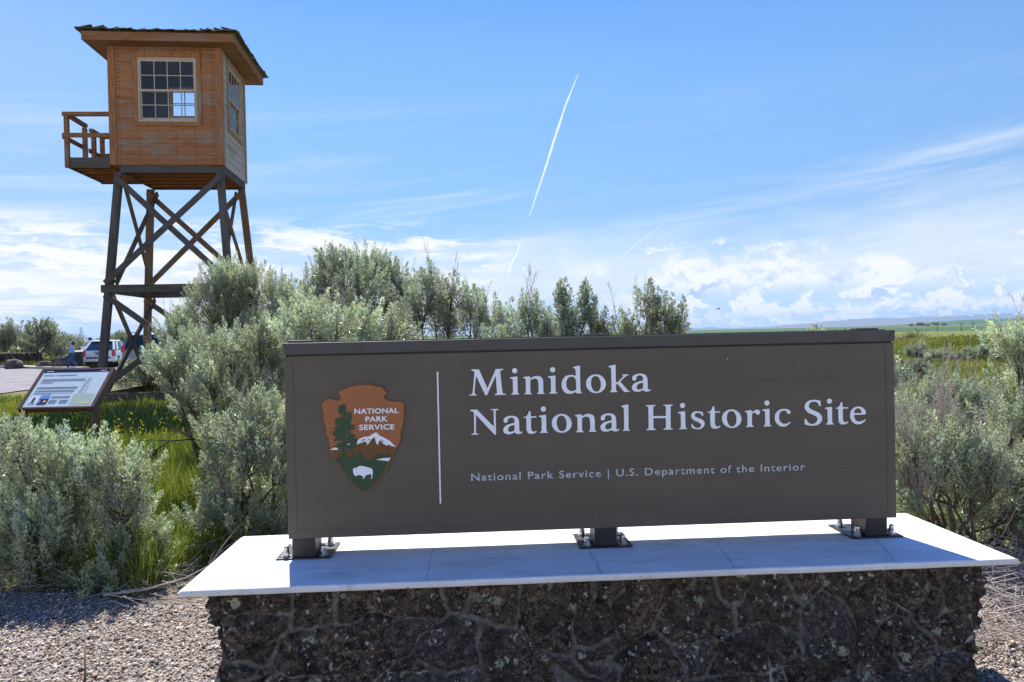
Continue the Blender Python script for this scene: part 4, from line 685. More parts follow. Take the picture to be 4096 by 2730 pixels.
for nm, x, sg in (('side_wall', 0, 1), ('side_wall', CW, -1)):
    mb = MB()
    for z0, z1, p, q in wall_boards(0, hsd, CD):
        board(mb, 1, x, sg, p, q, z0, z1)
    o = mb.build(nm, w_side, tower); walls.append(o)
    mb = MB(); a, c = sorted((x + .0215 * sg, x + .06 * sg)); slab_in(mb, CD, hsd, lambda m_, p, q, z0, z1: m_.box((a, max(p, .062), z0), (c, min(q, CD - .062), z1))); mb.build('lining', dark_in, o)
for (x0, x1, y0, y1) in ((-.025, .135, -.024, .0195), (CW - .135, CW + .025, -.024, .0195), (-.025, .0195, .0205, .12), (CW - .0195, CW + .025, .0205, .12), (CW - .0195, CW + .024, CD - .11, CD + .024), (-.024, .0195, CD - .11, CD + .024)):
    mb = MB(); mb.box((x0, y0, CB - .012), (x1, y1, CT)); mb.build('corner_board', w_sidetrim if (x0 > 2 and y0 > .02) else w_trim, tower, bevel=.004, seg=1)
def window(plane, a0, a1, z0, z1, c0, c1, trim, cols):
    """double-hung sash window; plane(a, depth, z) maps to tower space, depth<0 is outside"""
    def bx(mb, a, b_, d0, d1, zz0, zz1):
        P = [plane(a, d0, zz0), plane(b_, d1, zz1)]; lo = tuple(min(p[i] for p in P) for i in range(3)); hi = tuple(max(p[i] for p in P) for i in range(3)); mb.box(lo, hi)
    mb = MB(); t = .10
    bx(mb, a0 - t, a0 - .002, -.028, -.002, z0 - .002, z1 + .002); bx(mb, a1 + .002, a1 + t, -.028, -.002, z0 - .002, z1 + .002)
    bx(mb, a0 - t, a1 + t, -.030, -.002, z1 + .002, z1 + .155); bx(mb, a0 - t, a1 + t, -.030, -.002, z0 - .085, z0 - .002)
    cas = mb.build('window_casing', trim, tower, bevel=.003, seg=1)
    mb = MB(); f = .035
    bx(mb, a0, a0 + f, -.022, .055, z0, z1); bx(mb, a1 - f, a1, -.022, .055, z0, z1); bx(mb, a0 + f, a1 - f, -.022, .055, z1 - f, z1); bx(mb, a0 - .01, a1 + .01, -.045, .055, z0 - .001, z0 + .035)
    mb.build('window_frame', w_sash, cas, bevel=.003, seg=1)
    zm = z0 + (z1 - z0) * .475; i0, i1 = a0 + f + .001, a1 - f - .001
    for (lz0, lz1, d, nm) in ((zm, z1 - f - .001, -.010, 'upper_sash'), (z0 + .036, zm + .045, .022, 'lower_sash')):
        mb = MB(); s_ = .032; bot = .068 if nm == 'lower_sash' else .05
        bx(mb, i0, i0 + s_, d, d + .03, lz0, lz1); bx(mb, i1 - s_, i1, d, d + .03, lz0, lz1); bx(mb, i0 + s_, i1 - s_, d, d + .03, lz0, lz0 + bot); bx(mb, i0 + s_, i1 - s_, d, d + .03, lz1 - .05, lz1)
        for k in range(1, cols): a = i0 + s_ + (i1 - i0 - 2 * s_) * k / cols; bx(mb, a - .0095, a + .0095, d + .004, d + .026, lz0 + bot, lz1 - .05)
        zc = (lz0 + bot + lz1 - .05) / 2; bx(mb, i0 + s_, i1 - s_, d + .0045, d + .0255, zc - .0095, zc + .0095)
        sash = mb.build(nm, w_sash, cas)
        mb = MB(); P = [plane(i0 + s_, d + .015, lz0 + bot), plane(i1 - s_, d + .015, lz0 + bot), plane(i1 - s_, d + .015, lz1 - .05), plane(i0 + s_, d + .015, lz1 - .05)]
        mb.add(P, [(0, 1, 2, 3)]); mb.build('pane', glass, cas)
window(lambda a, d, z: (a, d, z), WX0, WX1, WZ0, WZ1, 0, 0, w_trim, 4)
window(lambda a, d, z: (a, CD - d, z), WX0, WX1, WZ0, WZ1, 0, 0, w_trim, 4)
window(lambda a, d, z: (CW - d, a, z), SY0, SY1, SZ0, SZ1, 0, 0, w_sidetrim, 4)
window(lambda a, d, z: (d, a, z), SY0, SY1, SZ0, SZ1, 0, 0, w_sidetrim, 4)
# ceiling, eaves and roof
OV = .40; EZ0, EZ1 = 8.085, 8.275
mb = MB(); mb.box((.065, .065, CT - .06), (CW - .065, CD - .065, CT - .03)); mb.build('ceiling', dark_in, tower)
mb = MB()
mb.box((-OV + .03, -OV + .03, 8.10), (CW + OV - .03, -.026, 8.118)); mb.box((-OV + .03, CD + .026, 8.10), (CW + OV - .03, CD + OV - .03, 8.118))
mb.box((-OV + .03, -.0255, 8.10), (-.026, CD + .0255, 8.118)); mb.box((CW + .026, -.0255, 8.10), (CW + OV - .03, CD + .0255, 8.118)); mb.build('soffit', w_fascia, tower)
mb = MB(); mb.box((-OV, -OV, EZ0), (CW + OV, -OV + .028, EZ1)); mb.box((-OV, CD + OV - .028, EZ0), (CW + OV, CD + OV, EZ1)); mb.box((-OV, -OV + .029, EZ0), (-OV + .028, CD + OV - .029, EZ1)); mb.box((CW + OV - .028, -OV + .029, EZ0), (CW + OV, CD + OV - .029, EZ1))
mb.build('fascia', w_fascia, tower, bevel=.004, seg=1)
def build_roof():
    cx, cy = CW / 2, CD / 2; ap = 8.80; e = OV + .09
    rise = (ap - 8.30) / (cx + e)
    rg = random.Random(3); mb = MB()
    sides = [((-e, -e), (CW + e, -e)), ((CW + e, -e), (CW + e, CD + e)), ((CW + e, CD + e), (-e, CD + e)), ((-e, CD + e), (-e, -e))]
    mb.add([(-e + .05, -e + .05, 8.283), (CW + e - .05, -e + .05, 8.283), (CW + e - .05, CD + e - .05, 8.283), (-e + .05, CD + e - .05, 8.283), (cx, cy, ap - .03)], [(0, 1, 4), (1, 2, 4), (2, 3, 4), (3, 0, 4), (3, 2, 1, 0)])
    deck = mb.build('roof', shake_m, tower)
    mb = MB()
    for (p, q) in sides:
        p = Vector((*p, 8.285)); q = Vector((*q, 8.285)); apx = Vector((cx, cy, ap)); L = (q - p).length; d = (q - p).normalized()
        mid = (p + q) / 2; up = (apx - mid); H = up.length; upn = up.normalized(); nrm = d.cross(upn).normalized()
        nrow = 8
        for r in range(nrow):
            t0 = r / nrow; wrow = L * (1 - t0); a = -wrow / 2
            while a < wrow / 2 - .04:
                w = rg.uniform(.09, .17); b_ = min(a + w, wrow / 2)
                ln = H / nrow * 1.6; lift = rg.uniform(.012, .028) + (.022 * abs(2 * (a + w / 2) / L) ** 2 if r == 0 else 0)
                c0 = mid + d * a + upn * (t0 * H - rg.uniform(0, .03)) + nrm * lift; c1 = c0 + d * (b_ - a - .006) + nrm * rg.uniform(-.012, .012)
                k = .25 if t0 > .6 else .7
                c2 = c1 + upn * ln - nrm * lift * k - d * (.0); c3 = c0 + upn * ln - nrm * lift * k; th = nrm * .014
                mb.add([c0, c1, c2, c3, c0 - th, c1 - th, c2 - th, c3 - th], [(0, 1, 2, 3), (7, 6, 5, 4), (0, 4, 5, 1), (1, 5, 6, 2), (2, 6, 7, 3), (3, 7, 4, 0)]); a = b_
    mb.build('shakes', shake_m, deck)
build_roof()
# floor frame
mb = MB(); mb.box((.17, .03, 5.262), (CW - .02, .075, 5.4275)); mb.box((.17, CD - .075, 5.262), (CW - .02, CD - .03, 5.4275)); mb.box((CW - .065, .0755, 5.262), (CW - .0195, CD - .0755, 5.4275)); mb.box((.17, .0755, 5.262), (.215, CD - .0755, 5.4275))
mb.build('rim_beam', w_beam, tower, bevel=.004, seg=1)
mb = MB(); mb.box((.03, .03, 5.4285), (CW - .03, CD - .03, 5.455))
fl = mb.build('cabin_floor', w_under, tower)
for i in range(4):
    y = .42 + i * .41; mb = MB(); mb.box((.216, y, 5.27), (CW - .066, y + .04, 5.4275)); mb.build('joist', w_under, fl)
# legs: corners splay .075 m per metre in both directions
SP = .075
def leg_pt(cx, cy, z, d=0.0):
    k = (5.262 - z) * SP; ix, iy = (.12 if cx == 0 else CW - .10), (.10 if cy == 0 else CD - .10)
    sx = -1 if cx == 0 else 1; sy = -1 if cy == 0 else 1
    return (ix + sx * (k + d), iy + sy * (k + d), z)
for cx in (0, 1):
    for cy in (0, 1):
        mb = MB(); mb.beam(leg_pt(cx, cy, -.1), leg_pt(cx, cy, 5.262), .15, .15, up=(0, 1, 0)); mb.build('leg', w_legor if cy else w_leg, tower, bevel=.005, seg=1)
def girt(z, h, nm):
    for (c0, c1) in (((0, 0), (1, 0)), ((0, 1), (1, 1)), ((0, 0), (0, 1)), ((1, 0), (1, 1))):
        p, q = Vector(leg_pt(*c0, z, .0)), Vector(leg_pt(*c1, z, .0))
        off = Vector((0, -.10, 0)) if c0[1] == c1[1] == 0 else Vector((0, .10, 0)) if c0[1] == c1[1] else Vector((-.10, 0, 0)) if c0[0] == 0 else Vector((.10, 0, 0))
        d = (q - p).normalized(); ex = .13 if c0[1] == c1[1] else .07
        mb = MB(); mb.beam(p + off - d * ex, q + off + d * ex, .045, h); mb.build(nm, w_beam, tower, bevel=.004, seg=1)
girt(2.625, .17, 'girt'); girt(.20, .19, 'girt')
def brace(c0, z0, c1, z1, out, m):
    p, q = Vector(leg_pt(*c0, z0)), Vector(leg_pt(*c1, z1)); off = Vector(out)
    mb = MB(); mb.beam(p + off, q + off, .05, .125, up=(0, 1, 0) if abs(off.x) > abs(off.y) else (1, 0, 0)) if False else None
    d = (q - p).normalized(); n = off.normalized(); mb = MB(); mb.beam(p + off - d * .05, q + off + d * .05, .045, .13, up=d.cross(n)); mb.build('brace', m, tower, bevel=.004, seg=1)
for (zt, zb_) in ((5.13, 2.78), (2.46, .34)):
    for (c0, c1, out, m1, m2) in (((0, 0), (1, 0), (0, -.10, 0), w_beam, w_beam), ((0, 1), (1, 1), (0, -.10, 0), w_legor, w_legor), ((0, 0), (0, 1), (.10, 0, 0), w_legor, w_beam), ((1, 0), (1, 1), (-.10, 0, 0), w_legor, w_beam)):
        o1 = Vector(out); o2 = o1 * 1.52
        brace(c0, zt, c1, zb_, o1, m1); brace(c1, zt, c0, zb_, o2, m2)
# balcony
mb = MB(); mb.box((-.96, .02, 5.37), (-.03, .06, 5.575)); mb.box((-.96, .0605, 5.37), (-.915, 1.86, 5.575)); mb.box((-.9145, 1.82, 5.37), (-.03, 1.86, 5.575)); mb.build('balcony_rim', w_beam, tower, bevel=.004, seg=1)
mb = MB()
for i in range(13): mb.box((-.955, .022 + i * .141, 5.576), (-.03, .022 + i * .141 + .13, 5.602))
mb.build('balcony_boards', w_beam, tower)
for i in range(5): mb = MB(); mb.box((-.914, .33 + i * .32, 5.38), (-.03, .37 + i * .32, 5.5755)); mb.build('balcony_joist', w_under, tower)
rail_p = [((-.95, .035), 5.37, 6.53), ((-.95, .90), 5.603, 6.50), ((-.95, 1.36), 5.603, 6.50), ((-.95, 1.82), 5.37, 6.50), ((-.08, 1.83), 5.603, 6.50)]
for (c, z0, z1) in rail_p: mb = MB(); mb.box((c[0] - .045, c[1] - .045, z0), (c[0] + .045, c[1] + .045, z1)); mb.build('rail_post', w_fascia, tower, bevel=.004, seg=1)
for (p, q) in (((-1.03, .035, 6.575), (-.03, .035, 6.585)), ((-.95, .085, 6.575), (-.95, .95, 6.565)), ((-.95, 1.22, 6.54), (-.95, 1.90, 6.54)), ((-.90, 1.83, 6.54), (-.04, 1.83, 6.545))):
    mb = MB(); mb.beam(p, q, .10, .085); mb.build('handrail', w_fascia, tower, bevel=.004, seg=1)
for (p, q) in (((-1.02, -.03, 6.085), (-.03, -.03, 6.09)), ((-1.015, .0, 6.06), (-1.015, .94, 6.06)), ((-1.015, 1.25, 6.06), (-1.015, 1.90, 6.06)), ((-.9, 1.775, 6.06), (-.05, 1.775, 6.06))):
    mb = MB(); mb.beam(p, q, .04, .10); mb.build('mid_rail', w_fascia, tower, bevel=.003, seg=1)

# ------------------------------------------------------------------ interpretive panel by the tower
corten = simple('rust_brown_steel', (.085, .034, .022), .5, var=.2, scale=9, bump=.1)
wz = empty('interpretive_sign', (-6.25, 9.30, 0), 0, 'rust brown framed information panel tilted on two posts in the grass before the tower', 'sign')
WW, TL, TA_ = .96, .665, R(42.0); FZ = .625
def wp(p, q, n=0.0):
    """panel space (0..1 across, 0..1 up the slope, n metres off the face) to sign space"""
    return (.045 + p * (WW - .09), q * TL * math.cos(TA_) - n * math.sin(TA_), FZ + q * TL * math.sin(TA_) + n * math.cos(TA_))
def wbox(mb, p0, p1, q0, q1, n0, n1):
    V = [wp(p, q, n) for n in (n0, n1) for (p, q) in ((p0, q0), (p1, q0), (p1, q1), (p0, q1))]
    mb.add(V, [(0, 3, 2, 1), (4, 5, 6, 7), (0, 1, 5, 4), (1, 2, 6, 5), (2, 3, 7, 6), (3, 0, 4, 7)])
fw = .052
for s_ in (-fw, 1.0005): mb = MB(); wbox(mb, s_, s_ + fw - .0005, -.035, 1.035, -.10, .006); mb.build('side_arm', corten, wz, bevel=.003)
mb = MB(); wbox(mb, 0, 1, -.035, -.0005, -.075, .005); mb.build('front_skirt', corten, wz); mb = MB(); wbox(mb, 0, 1, 1.0005, 1.035, -.05, .005); mb.build('top_rail', corten, wz)
for x in (.0, WW - .042): mb = MB(); mb.box((x, .02, -.05), (x + .042, .13, FZ - .005)); mb.build('post', corten, wz, bevel=.003)
gp, T, b = mat_new('printed_panel'); co = T.new('ShaderNodeTexCoord').outputs['Object']; n = T.noise(co, 4, 4, .5); T.put(b.inputs['Base Color'], T.mix(n, (.48, .60, .62), (.66, .72, .70))); b.inputs['Roughness'].default_value = .22
mb = MB(); wbox(mb, 0, 1, 0, 1, -.02, 0); board = mb.build('graphic_panel', gp, wz)
navy = simple('print_dark_blue', (.020, .026, .060), .25); ink = simple('print_grey', (.24, .28, .32), .3); inkd = simple('print_black', (.05, .06, .07), .3); brownp = simple('print_brown', (.10, .035, .02), .3); bluep = simple('print_blue', (.13, .30, .62), .3); yellowp = simple('print_yellow', (.62, .60, .25), .3); greenp = simple('print_pale_green', (.42, .52, .42), .3); whitep = simple('print_white', (.70, .76, .78), .3)
def flat(name, p0, p1, q0, q1, m, n=.0012): mb = MB(); wbox(mb, p0, p1, q0, q1, n - .0006, n); return mb.build(name, m, board)
flat('header_band', .003, .997, .925, .997, navy); flat('header_text', .04, .15, .953, .966, whitep, .0024); flat('header_text', .86, .95, .953, .966, whitep, .0024)
for q in (.735, .708, .681): flat('text_line', .05, .70, q, q + .014, ink)
flat('text_line', .05, .24, .654, .667, ink); flat('text_line', .05, .24, .622, .633, ink)
for q0, q1, p1 in ((.472, .535, .65), (.392, .445, .63)):
    nl = 4
    for i in range(nl): q = q0 + (q1 - q0) * i / nl; flat('text_line', .05, p1, q, q + (q1 - q0) / nl * .62, ink)
for q in (.355, .333): flat('text_line', .05, .62 if q > .34 else .32, q, q + .011, ink)
flat('photo_print', .05, .165, .06, .275, whitep); flat('photo_tower', .085, .125, .11, .25, inkd, .0024); flat('photo_ground', .06, .155, .075, .11, ink, .0024)
flat('photo_print', .185, .325, .06, .31, bluep); flat('photo_cabin', .215, .325, .065, .19, brownp, .0024); flat('photo_roof', .195, .327, .19, .215, brownp, .0024); flat('photo_deck', .187, .29, .06, .10, brownp, .003); flat('photo_window', .265, .295, .125, .165, whitep, .003)
for q in (.265, .243, .221): flat('text_line', .345, .62, q, q + .012, ink)
for i in range(6): flat('text_line', .345, .455, .08 + i * .018, .091 + i * .018, ink); flat('text_line', .50, .62, .08 + i * .018, .091 + i * .018, ink)
pale = simple('print_pale_grey', (.36, .41, .45), .3)
flat('map_print', .66, .97, .04, .33, greenp); flat('oval_print', .79, .95, .06, .135, yellowp, .0024)
# the printed watchtower picture
mb = MB()
for k in range(5): wbox(mb, .705 - .002 * k, .80 - .004 * k, .37 + k * .075, .378 + k * .075, .0006, .0012)
for (p0, p1) in ((.70, .735), (.735, .745), (.80, .775)):
    V = [wp(p0, .35, .0012), wp(p0 + .014, .35, .0012), wp(p1 + .012, .70, .0012), wp(p1, .70, .0012)]; mb.add(V, [(0, 1, 2, 3)])
V = [wp(.735, .68, .0013), wp(.79, .68, .0013), wp(.79, .76, .0013), wp(.735, .76, .0013)]; mb.add(V, [(0, 1, 2, 3)]); mb.build('tower_print', pale, board)
def wxf(c):
    out = np.zeros_like(c)
    for i in range(len(c)): out[i] = wp(c[i, 0], c[i, 2], .0014 - c[i, 1])
    return out
for w_, (p0, p1) in zip(('Symbols', 'of', 'Imprisonment'), ((.04, .195), (.215, .25), (.268, .53))):
    text_obj('title_lettering', w_, inkd, board, 0.0, (p0, .825, p1, .825, .052), xf=wxf, bold=.01)
# ------------------------------------------------------------------ plants
def leaf_mat(name, trans=.32, rough=.42, spec=.45, tcol=(1.25, 1.3, .75)):
    m, T, b = mat_new(name); a = T.new('ShaderNodeVertexColor', layer_name='tint')
    T.link(a.outputs[0], b.inputs['Base Color']); b.inputs['Roughness'].default_value = rough; b.inputs['Specular IOR Level'].default_value = spec
    tr = T.new('ShaderNodeBsdfTranslucent'); T.put(tr.inputs['Color'], T.mix(1.0, a.outputs[0], (*tcol, 1), 'MULTIPLY')); mx = T.new('ShaderNodeMixShader'); mx.inputs[0].default_value = trans
    T.link(b.outputs[0], mx.inputs[1]); T.link(tr.outputs[0], mx.inputs[2]); T.link(mx.outputs[0], m.node_tree.nodes['Material Output'].inputs[0])
    return m
sage_m = leaf_mat('sage_leaf', .36, .36, .5, (1.12, 1.17, .86)); grass_m = leaf_mat('grass_blade', .42, .55, .25, (1.3, 1.35, .6)); tree_m = leaf_mat('tree_leaf', .3, .5, .3)
bark_m = simple('grey_bark', (.115, .088, .068), .9, var=.35, scale=25); twig_m = simple('dead_twig', (.46, .39, .335), .85, var=.25, scale=30); stem_dark = simple('dark_branch', (.045, .036, .03), .9, var=.3, scale=25)
def unit(v): return v / np.maximum(np.linalg.norm(v, axis=-1, keepdims=True), 1e-9)
def kites(P, D, L, Wd, rng, fold=.25):
    """one pointed leaf (a folded kite) per row"""
    n = len(P); side = unit(np.cross(D, unit(rng.normal(size=(n, 3))))); nrm = np.cross(side, D)
    L = L[:, None]; Wd = Wd[:, None]
    V = np.stack([P, P + D * L * .5 + side * Wd * .5 + nrm * Wd * fold, P + D * L - nrm * L * rng.uniform(-.12, .12, (n, 1)), P + D * L * .5 - side * Wd * .5 + nrm * Wd * fold], 1)
    return V.reshape(-1, 3), (np.arange(n) * 4)[:, None] + np.arange(4)
def twigs_mesh(P, Q, w):
    """thin square-ish sticks P->Q"""
    n = len(P); D = unit(Q - P); a = unit(np.cross(D, np.array([.3, .2, .93]) + 0 * D)); b_ = np.cross(D, a); w = np.asarray(w).reshape(-1, 1) * np.ones((n, 1))
    ring = [a, -.5 * a + .87 * b_, -.5 * a - .87 * b_]
    V = np.stack([P + r * w for r in ring] + [Q + r * w * .45 for r in ring], 1).reshape(-1, 3)
    F = np.array([(0, 1, 4, 3), (1, 2, 5, 4), (2, 0, 3, 5)]); F = (F[None] + (np.arange(n) * 6)[:, None, None]).reshape(-1, 4)
    return V, F
def bush_arrays(clumps, base, rng, dens=1.0, leaf=.031, lw=.0072, per=115, dead=.25, plume=(.14, .26), up=.75, spread=1.0, tone=1.0, drop=.08):
    """sagebrush: clumps of upright leafy plumes on twisting stems"""
    LV, LF, LC, TV, TF, dead_l = [], [], [], [], [], []; nl = nt = 0
    base = np.array(base, float); ctr = np.mean([c[:3] for c in clumps], 0)
    stems = []
    for (cx, cy, cz, r) in clumps:
        c = np.array((cx, cy, cz)); out = unit(c - np.array([ctr[0], ctr[1], base[2] + .1]))
        r = r * .92; n = max(5, int(dens * 46 * (r / .16) ** 2 * .62)); kind_ = rng.uniform()
        d = unit(rng.normal(size=(n, 3)) + out * .55 + np.array([0, 0, .35])); rad = r * rng.uniform(.25, 1.0, n) ** .5
        P = c + d * rad[:, None] * np.array([1, 1, .95]) - np.array([0, 0, drop])
        A = unit(d * .55 * spread + out * .35 + np.array([0, 0, up]) + rng.normal(size=(n, 3)) * .22)
        ln = rng.uniform(*plume, n) * (.8 + .4 * r / .2)
        # leaves
        m = per; t = rng.uniform(0, 1, (n, m)) ** .85
        perp = rng.normal(size=(n, m, 3)); perp -= (perp * A[:, None]).sum(-1, keepdims=True) * A[:, None]; perp = unit(perp)
        sh = .028 * np.sin(np.pi * (t * .85 + .12)) * rng.uniform(.1, 1, (n, m))
        pos = P[:, None] + A[:, None] * (t * ln[:, None])[..., None] + perp * sh[..., None]
        th = (np.radians(62) - np.radians(38) * t + rng.normal(size=(n, m)) * .25)
        dr = unit(A[:, None] * np.cos(th)[..., None] + perp * np.sin(th)[..., None] + rng.normal(size=(n, m, 3)) * .12)
        LL = leaf * rng.uniform(.55, 1.25, (n, m)) * (1.05 - .35 * t); WW_ = lw * rng.uniform(.7, 1.3, (n, m))
        V, F = kites(pos.reshape(-1, 3), dr.reshape(-1, 3), LL.ravel(), WW_.ravel(), rng); LV.append(V); LF.append(F + nl); nl += len(V)
        pl = rng.uniform(.74, 1.22, (n, 1, 1)) * rng.uniform(.80, 1.16); hue = rng.normal(0, .06, (n, 1, 1)); lf = rng.uniform(.8, 1.25, (n, m, 1))
        # older leaves low on a shoot are duller, fresh tips greener
        old = np.array([.34, .36, .275]); fresh = np.array([.475, .54, .395])
        col = (old + (fresh - old) * t[..., None]) * pl * lf * tone; col = col * (1 + hue * np.array([1.0, .25, -1.0]))
        yl = rng.uniform(size=(n, m, 1)) < .012; col = np.where(yl, np.array([.42, .36, .10]), col)
        LC.append(np.repeat(col.reshape(-1, 3), 4, 0))
        # shoot twigs back to the clump's stem
        q = c - out * r * .45 - np.array([0, 0, r * .5])
        V, F = twigs_mesh(q + (P - q) * .35 + rng.normal(size=(n, 3)) * .012, P + A * ln[:, None] * .7, .0028); TV.append(V); TF.append(F + nt); nt += len(V)
        k = max(3, n // 3); V, F = twigs_mesh(np.repeat(q[None], k, 0), q + (P[:k] - q) * .38 + rng.normal(size=(k, 3)) * .01, .005); TV.append(V); TF.append(F + nt); nt += len(V)
        # stem in three bends
        j = base + np.array([rng.normal(0, .10), rng.normal(0, .10), 0]); pts = [j, j + (q - j) * .3 + rng.normal(size=3) * .05, j + (q - j) * .65 + rng.normal(size=3) * .06, q]
        V, F = twigs_mesh(np.array(pts[:-1]), np.array(pts[1:]), np.array([.026, .018, .012])); TV.append(V); TF.append(F + nt); nt += len(V)
        # grey dead flower stalks
        kd = rng.poisson(n * dead * (2.6 if kind_ < .25 else .6))
        if kd >= 2:
            DV, DF, nd = [], [], 0
            s = c + unit(rng.normal(size=(kd, 3)) + out) * r * rng.uniform(.3, .95, (kd, 1)); a = unit(out * .4 + np.array([0, 0, 1.0]) + rng.normal(size=(kd, 3)) * .28); l = rng.uniform(.14, .38, (kd, 1))
            V, F = twigs_mesh(s, s + a * l, .0019); DV.append(V); DF.append(F + nd); nd += len(V)
            for _ in range(9):
                tt = rng.uniform(.3, .98, (kd, 1)); s2 = s + a * l * tt; a2 = unit(a + rng.normal(size=(kd, 3)) * .5); V, F = twigs_mesh(s2, s2 + a2 * rng.uniform(.03, .08, (kd, 1)), .0014); DV.append(V); DF.append(F + nd); nd += len(V)
            dead_l.append((np.concatenate(DV), np.concatenate(DF)))
    cat = np.concatenate
    return (cat(LV), cat(LF), cat(LC)), (cat(TV), cat(TF)), dead_l
def make_bush(name, clumps, base, seed, label, cat='shrub', group=None, **kw):
    rng = np.random.default_rng(seed)
    root = empty(name, base, 0, label, cat, group); off = np.array(base)
    (lv, lf, lc), (tv, tf), dd = bush_arrays(clumps, base, rng, **kw)
    mesh_np('foliage', lv - off, lf, sage_m, root, col=lc); mesh_np('stems', tv - off, tf, bark_m, root)
    for d_ in dd: mesh_np('dead_twigs', d_[0] - off, d_[1], twig_m, root)
    return root
GS = 'sagebrush around the sign'
def low_fill(cl, n, rng, base, r=.16, spread=.55):
    """clumps lower down, where the bush carries on out of sight"""
    c = np.array(cl)[:, :3]; lo = c[:, 2].min(); out = []
    for i in range(n):
        k = c[rng.integers(len(c))]; f = rng.uniform(.35, .8); out.append((base[0] + (k[0] - base[0]) * (f + .2) + rng.normal(0, .15), base[1] + (k[1] - base[1]) * f + rng.normal(0, .15), base[2] + .25 + (lo - base[2] - .25) * f, r))
    return out
spec = {
 'A': ('tall sagebrush behind the tower side, leaning left with bare stems showing', 40, dict(drop=0.13, dens=.8, dead=0.12, tone=.88)),
 'B': ('tallest sagebrush rising behind the left half of the sign, with dense plumes against cloud', 41, dict(drop=0.13, dens=.9, dead=0.12, tone=.86)),
 'K': ('pale green sagebrush just behind the upper left corner of the sign', 42, dict(dens=1.0, dead=.15, tone=1.12)),
 'C': ('sagebrush behind the sign between the tallest bush and the single plumes', 43, dict(drop=0.12, dens=.9, dead=0.12, tone=.92)),
 'D': ('narrow sagebrush plume above the sign, just left of the twin plumes', 44, dict(drop=.17, dens=1.15, dead=0.06, tone=.8, up=1.5, spread=.4)),
 'E': ('twin plumed dark sagebrush rising above the middle of the sign', 45, dict(drop=.17, dens=1.25, dead=0.08, tone=.74, up=1.6, spread=.4)),
 'F': ('low sagebrush tips with thin dead stalks, right of the twin plumes', 46, dict(drop=.17, dens=1.1, dead=0.15, tone=.85, up=1.4)),
 'G': ('last dark sagebrush plume above the sign, standing alone against bright cloud', 47, dict(drop=.17, dens=1.2, dead=0.05, tone=.72, up=1.3, spread=.6)),
 'H': ('sagebrush filling the space between tower legs and the sign', 48, dict(dens=.95, dead=0.12, tone=1.0)),
 'J': ('rounded sagebrush hard against the left edge of the sign and its white cap', 49, dict(dens=.9, dead=0.15, tone=1.0)),
 'I': ('leftmost foreground sagebrush cut by the left picture edge', 50, dict(drop=0.17, dens=.9, dead=0.03, tone=1.05)),
 'L': ('large silvery foreground sagebrush in front of the information panel posts', 51, dict(drop=0.19, dens=.95, dead=0.04, tone=1.08)),
 'R': ('tall silvery sagebrush at the right picture edge, above the horizon', 52, dict(drop=.09, dens=.95, dead=.2, tone=1.12)),
 'T': ('sagebrush beyond the right end of the sign, in front of the weedy mound', 53, dict(drop=0.24, dens=.85, dead=.25, tone=1.0)),
 'V': ('sagebrush full of grey dead twigs beside the right end of the white cap', 54, dict(dens=.8, dead=1.1, tone=1.05)),
}
for k, (lab, sd, kw) in spec.items():
    cl = BUSHES[k]; a = np.array(cl); bx, by = a[:, 0].mean(), a[:, 1].mean() + .12; rng = np.random.default_rng(sd + 500)
    kw = dict(kw); kw.setdefault('per', 115); kw['dens'] = kw.get('dens', 1) * 1.65
    fill = {'A': 14, 'B': 15, 'K': 8, 'C': 12, 'D': 3, 'E': 3, 'F': 3, 'G': 3, 'R': 6, 'T': 5, 'H': 4, 'J': 2}.get(k, 0)
    cl = list(cl) + low_fill(cl, fill, rng, (bx, by, 0))
    make_bush('sagebrush', cl, (bx, by, 0), sd, lab, group=GS, **kw)

# smaller sagebrush farther off: three kinds, copied
def dome(rng, R_, H_, n):
    out = []
    for i in range(n):
        t = rng.uniform(0, 6.283); f = rng.uniform(0, 1) ** .5; h = H_ * math.sqrt(max(0, 1 - .75 * f * f)) * rng.uniform(.8, 1.0); out.append((R_ * f * math.cos(t), R_ * f * math.sin(t), max(.12, h - .10), rng.uniform(.13, .2) * R_ / .6))
    return out
protos = []
for i in range(3):
    rng = np.random.default_rng(80 + i)
    protos.append(make_bush('sagebrush', dome(rng, .7, .95, 16), (0, 0, 0), 90 + i, 'x', dens=.85, per=60, leaf=.045, lw=.015, dead=.0, tone=.85 if i else .62))
used = [False] * 3
def place_sage(kind, x, y, sc, label, group, z=None, rz=None, sz=1.0):
    r = protos[kind] if not used[kind] else copy_tree(protos[kind]); used[kind] = True
    r.location = (x, y, float(ground_z(x, y)) - .03 if z is None else z); r.scale = (sc, sc, sc * sz); r.rotation_euler = (0, 0, x * 7.1 + y if rz is None else rz); tag(r, label, 'shrub', group); return r
GF = 'smaller sagebrush on the plain'
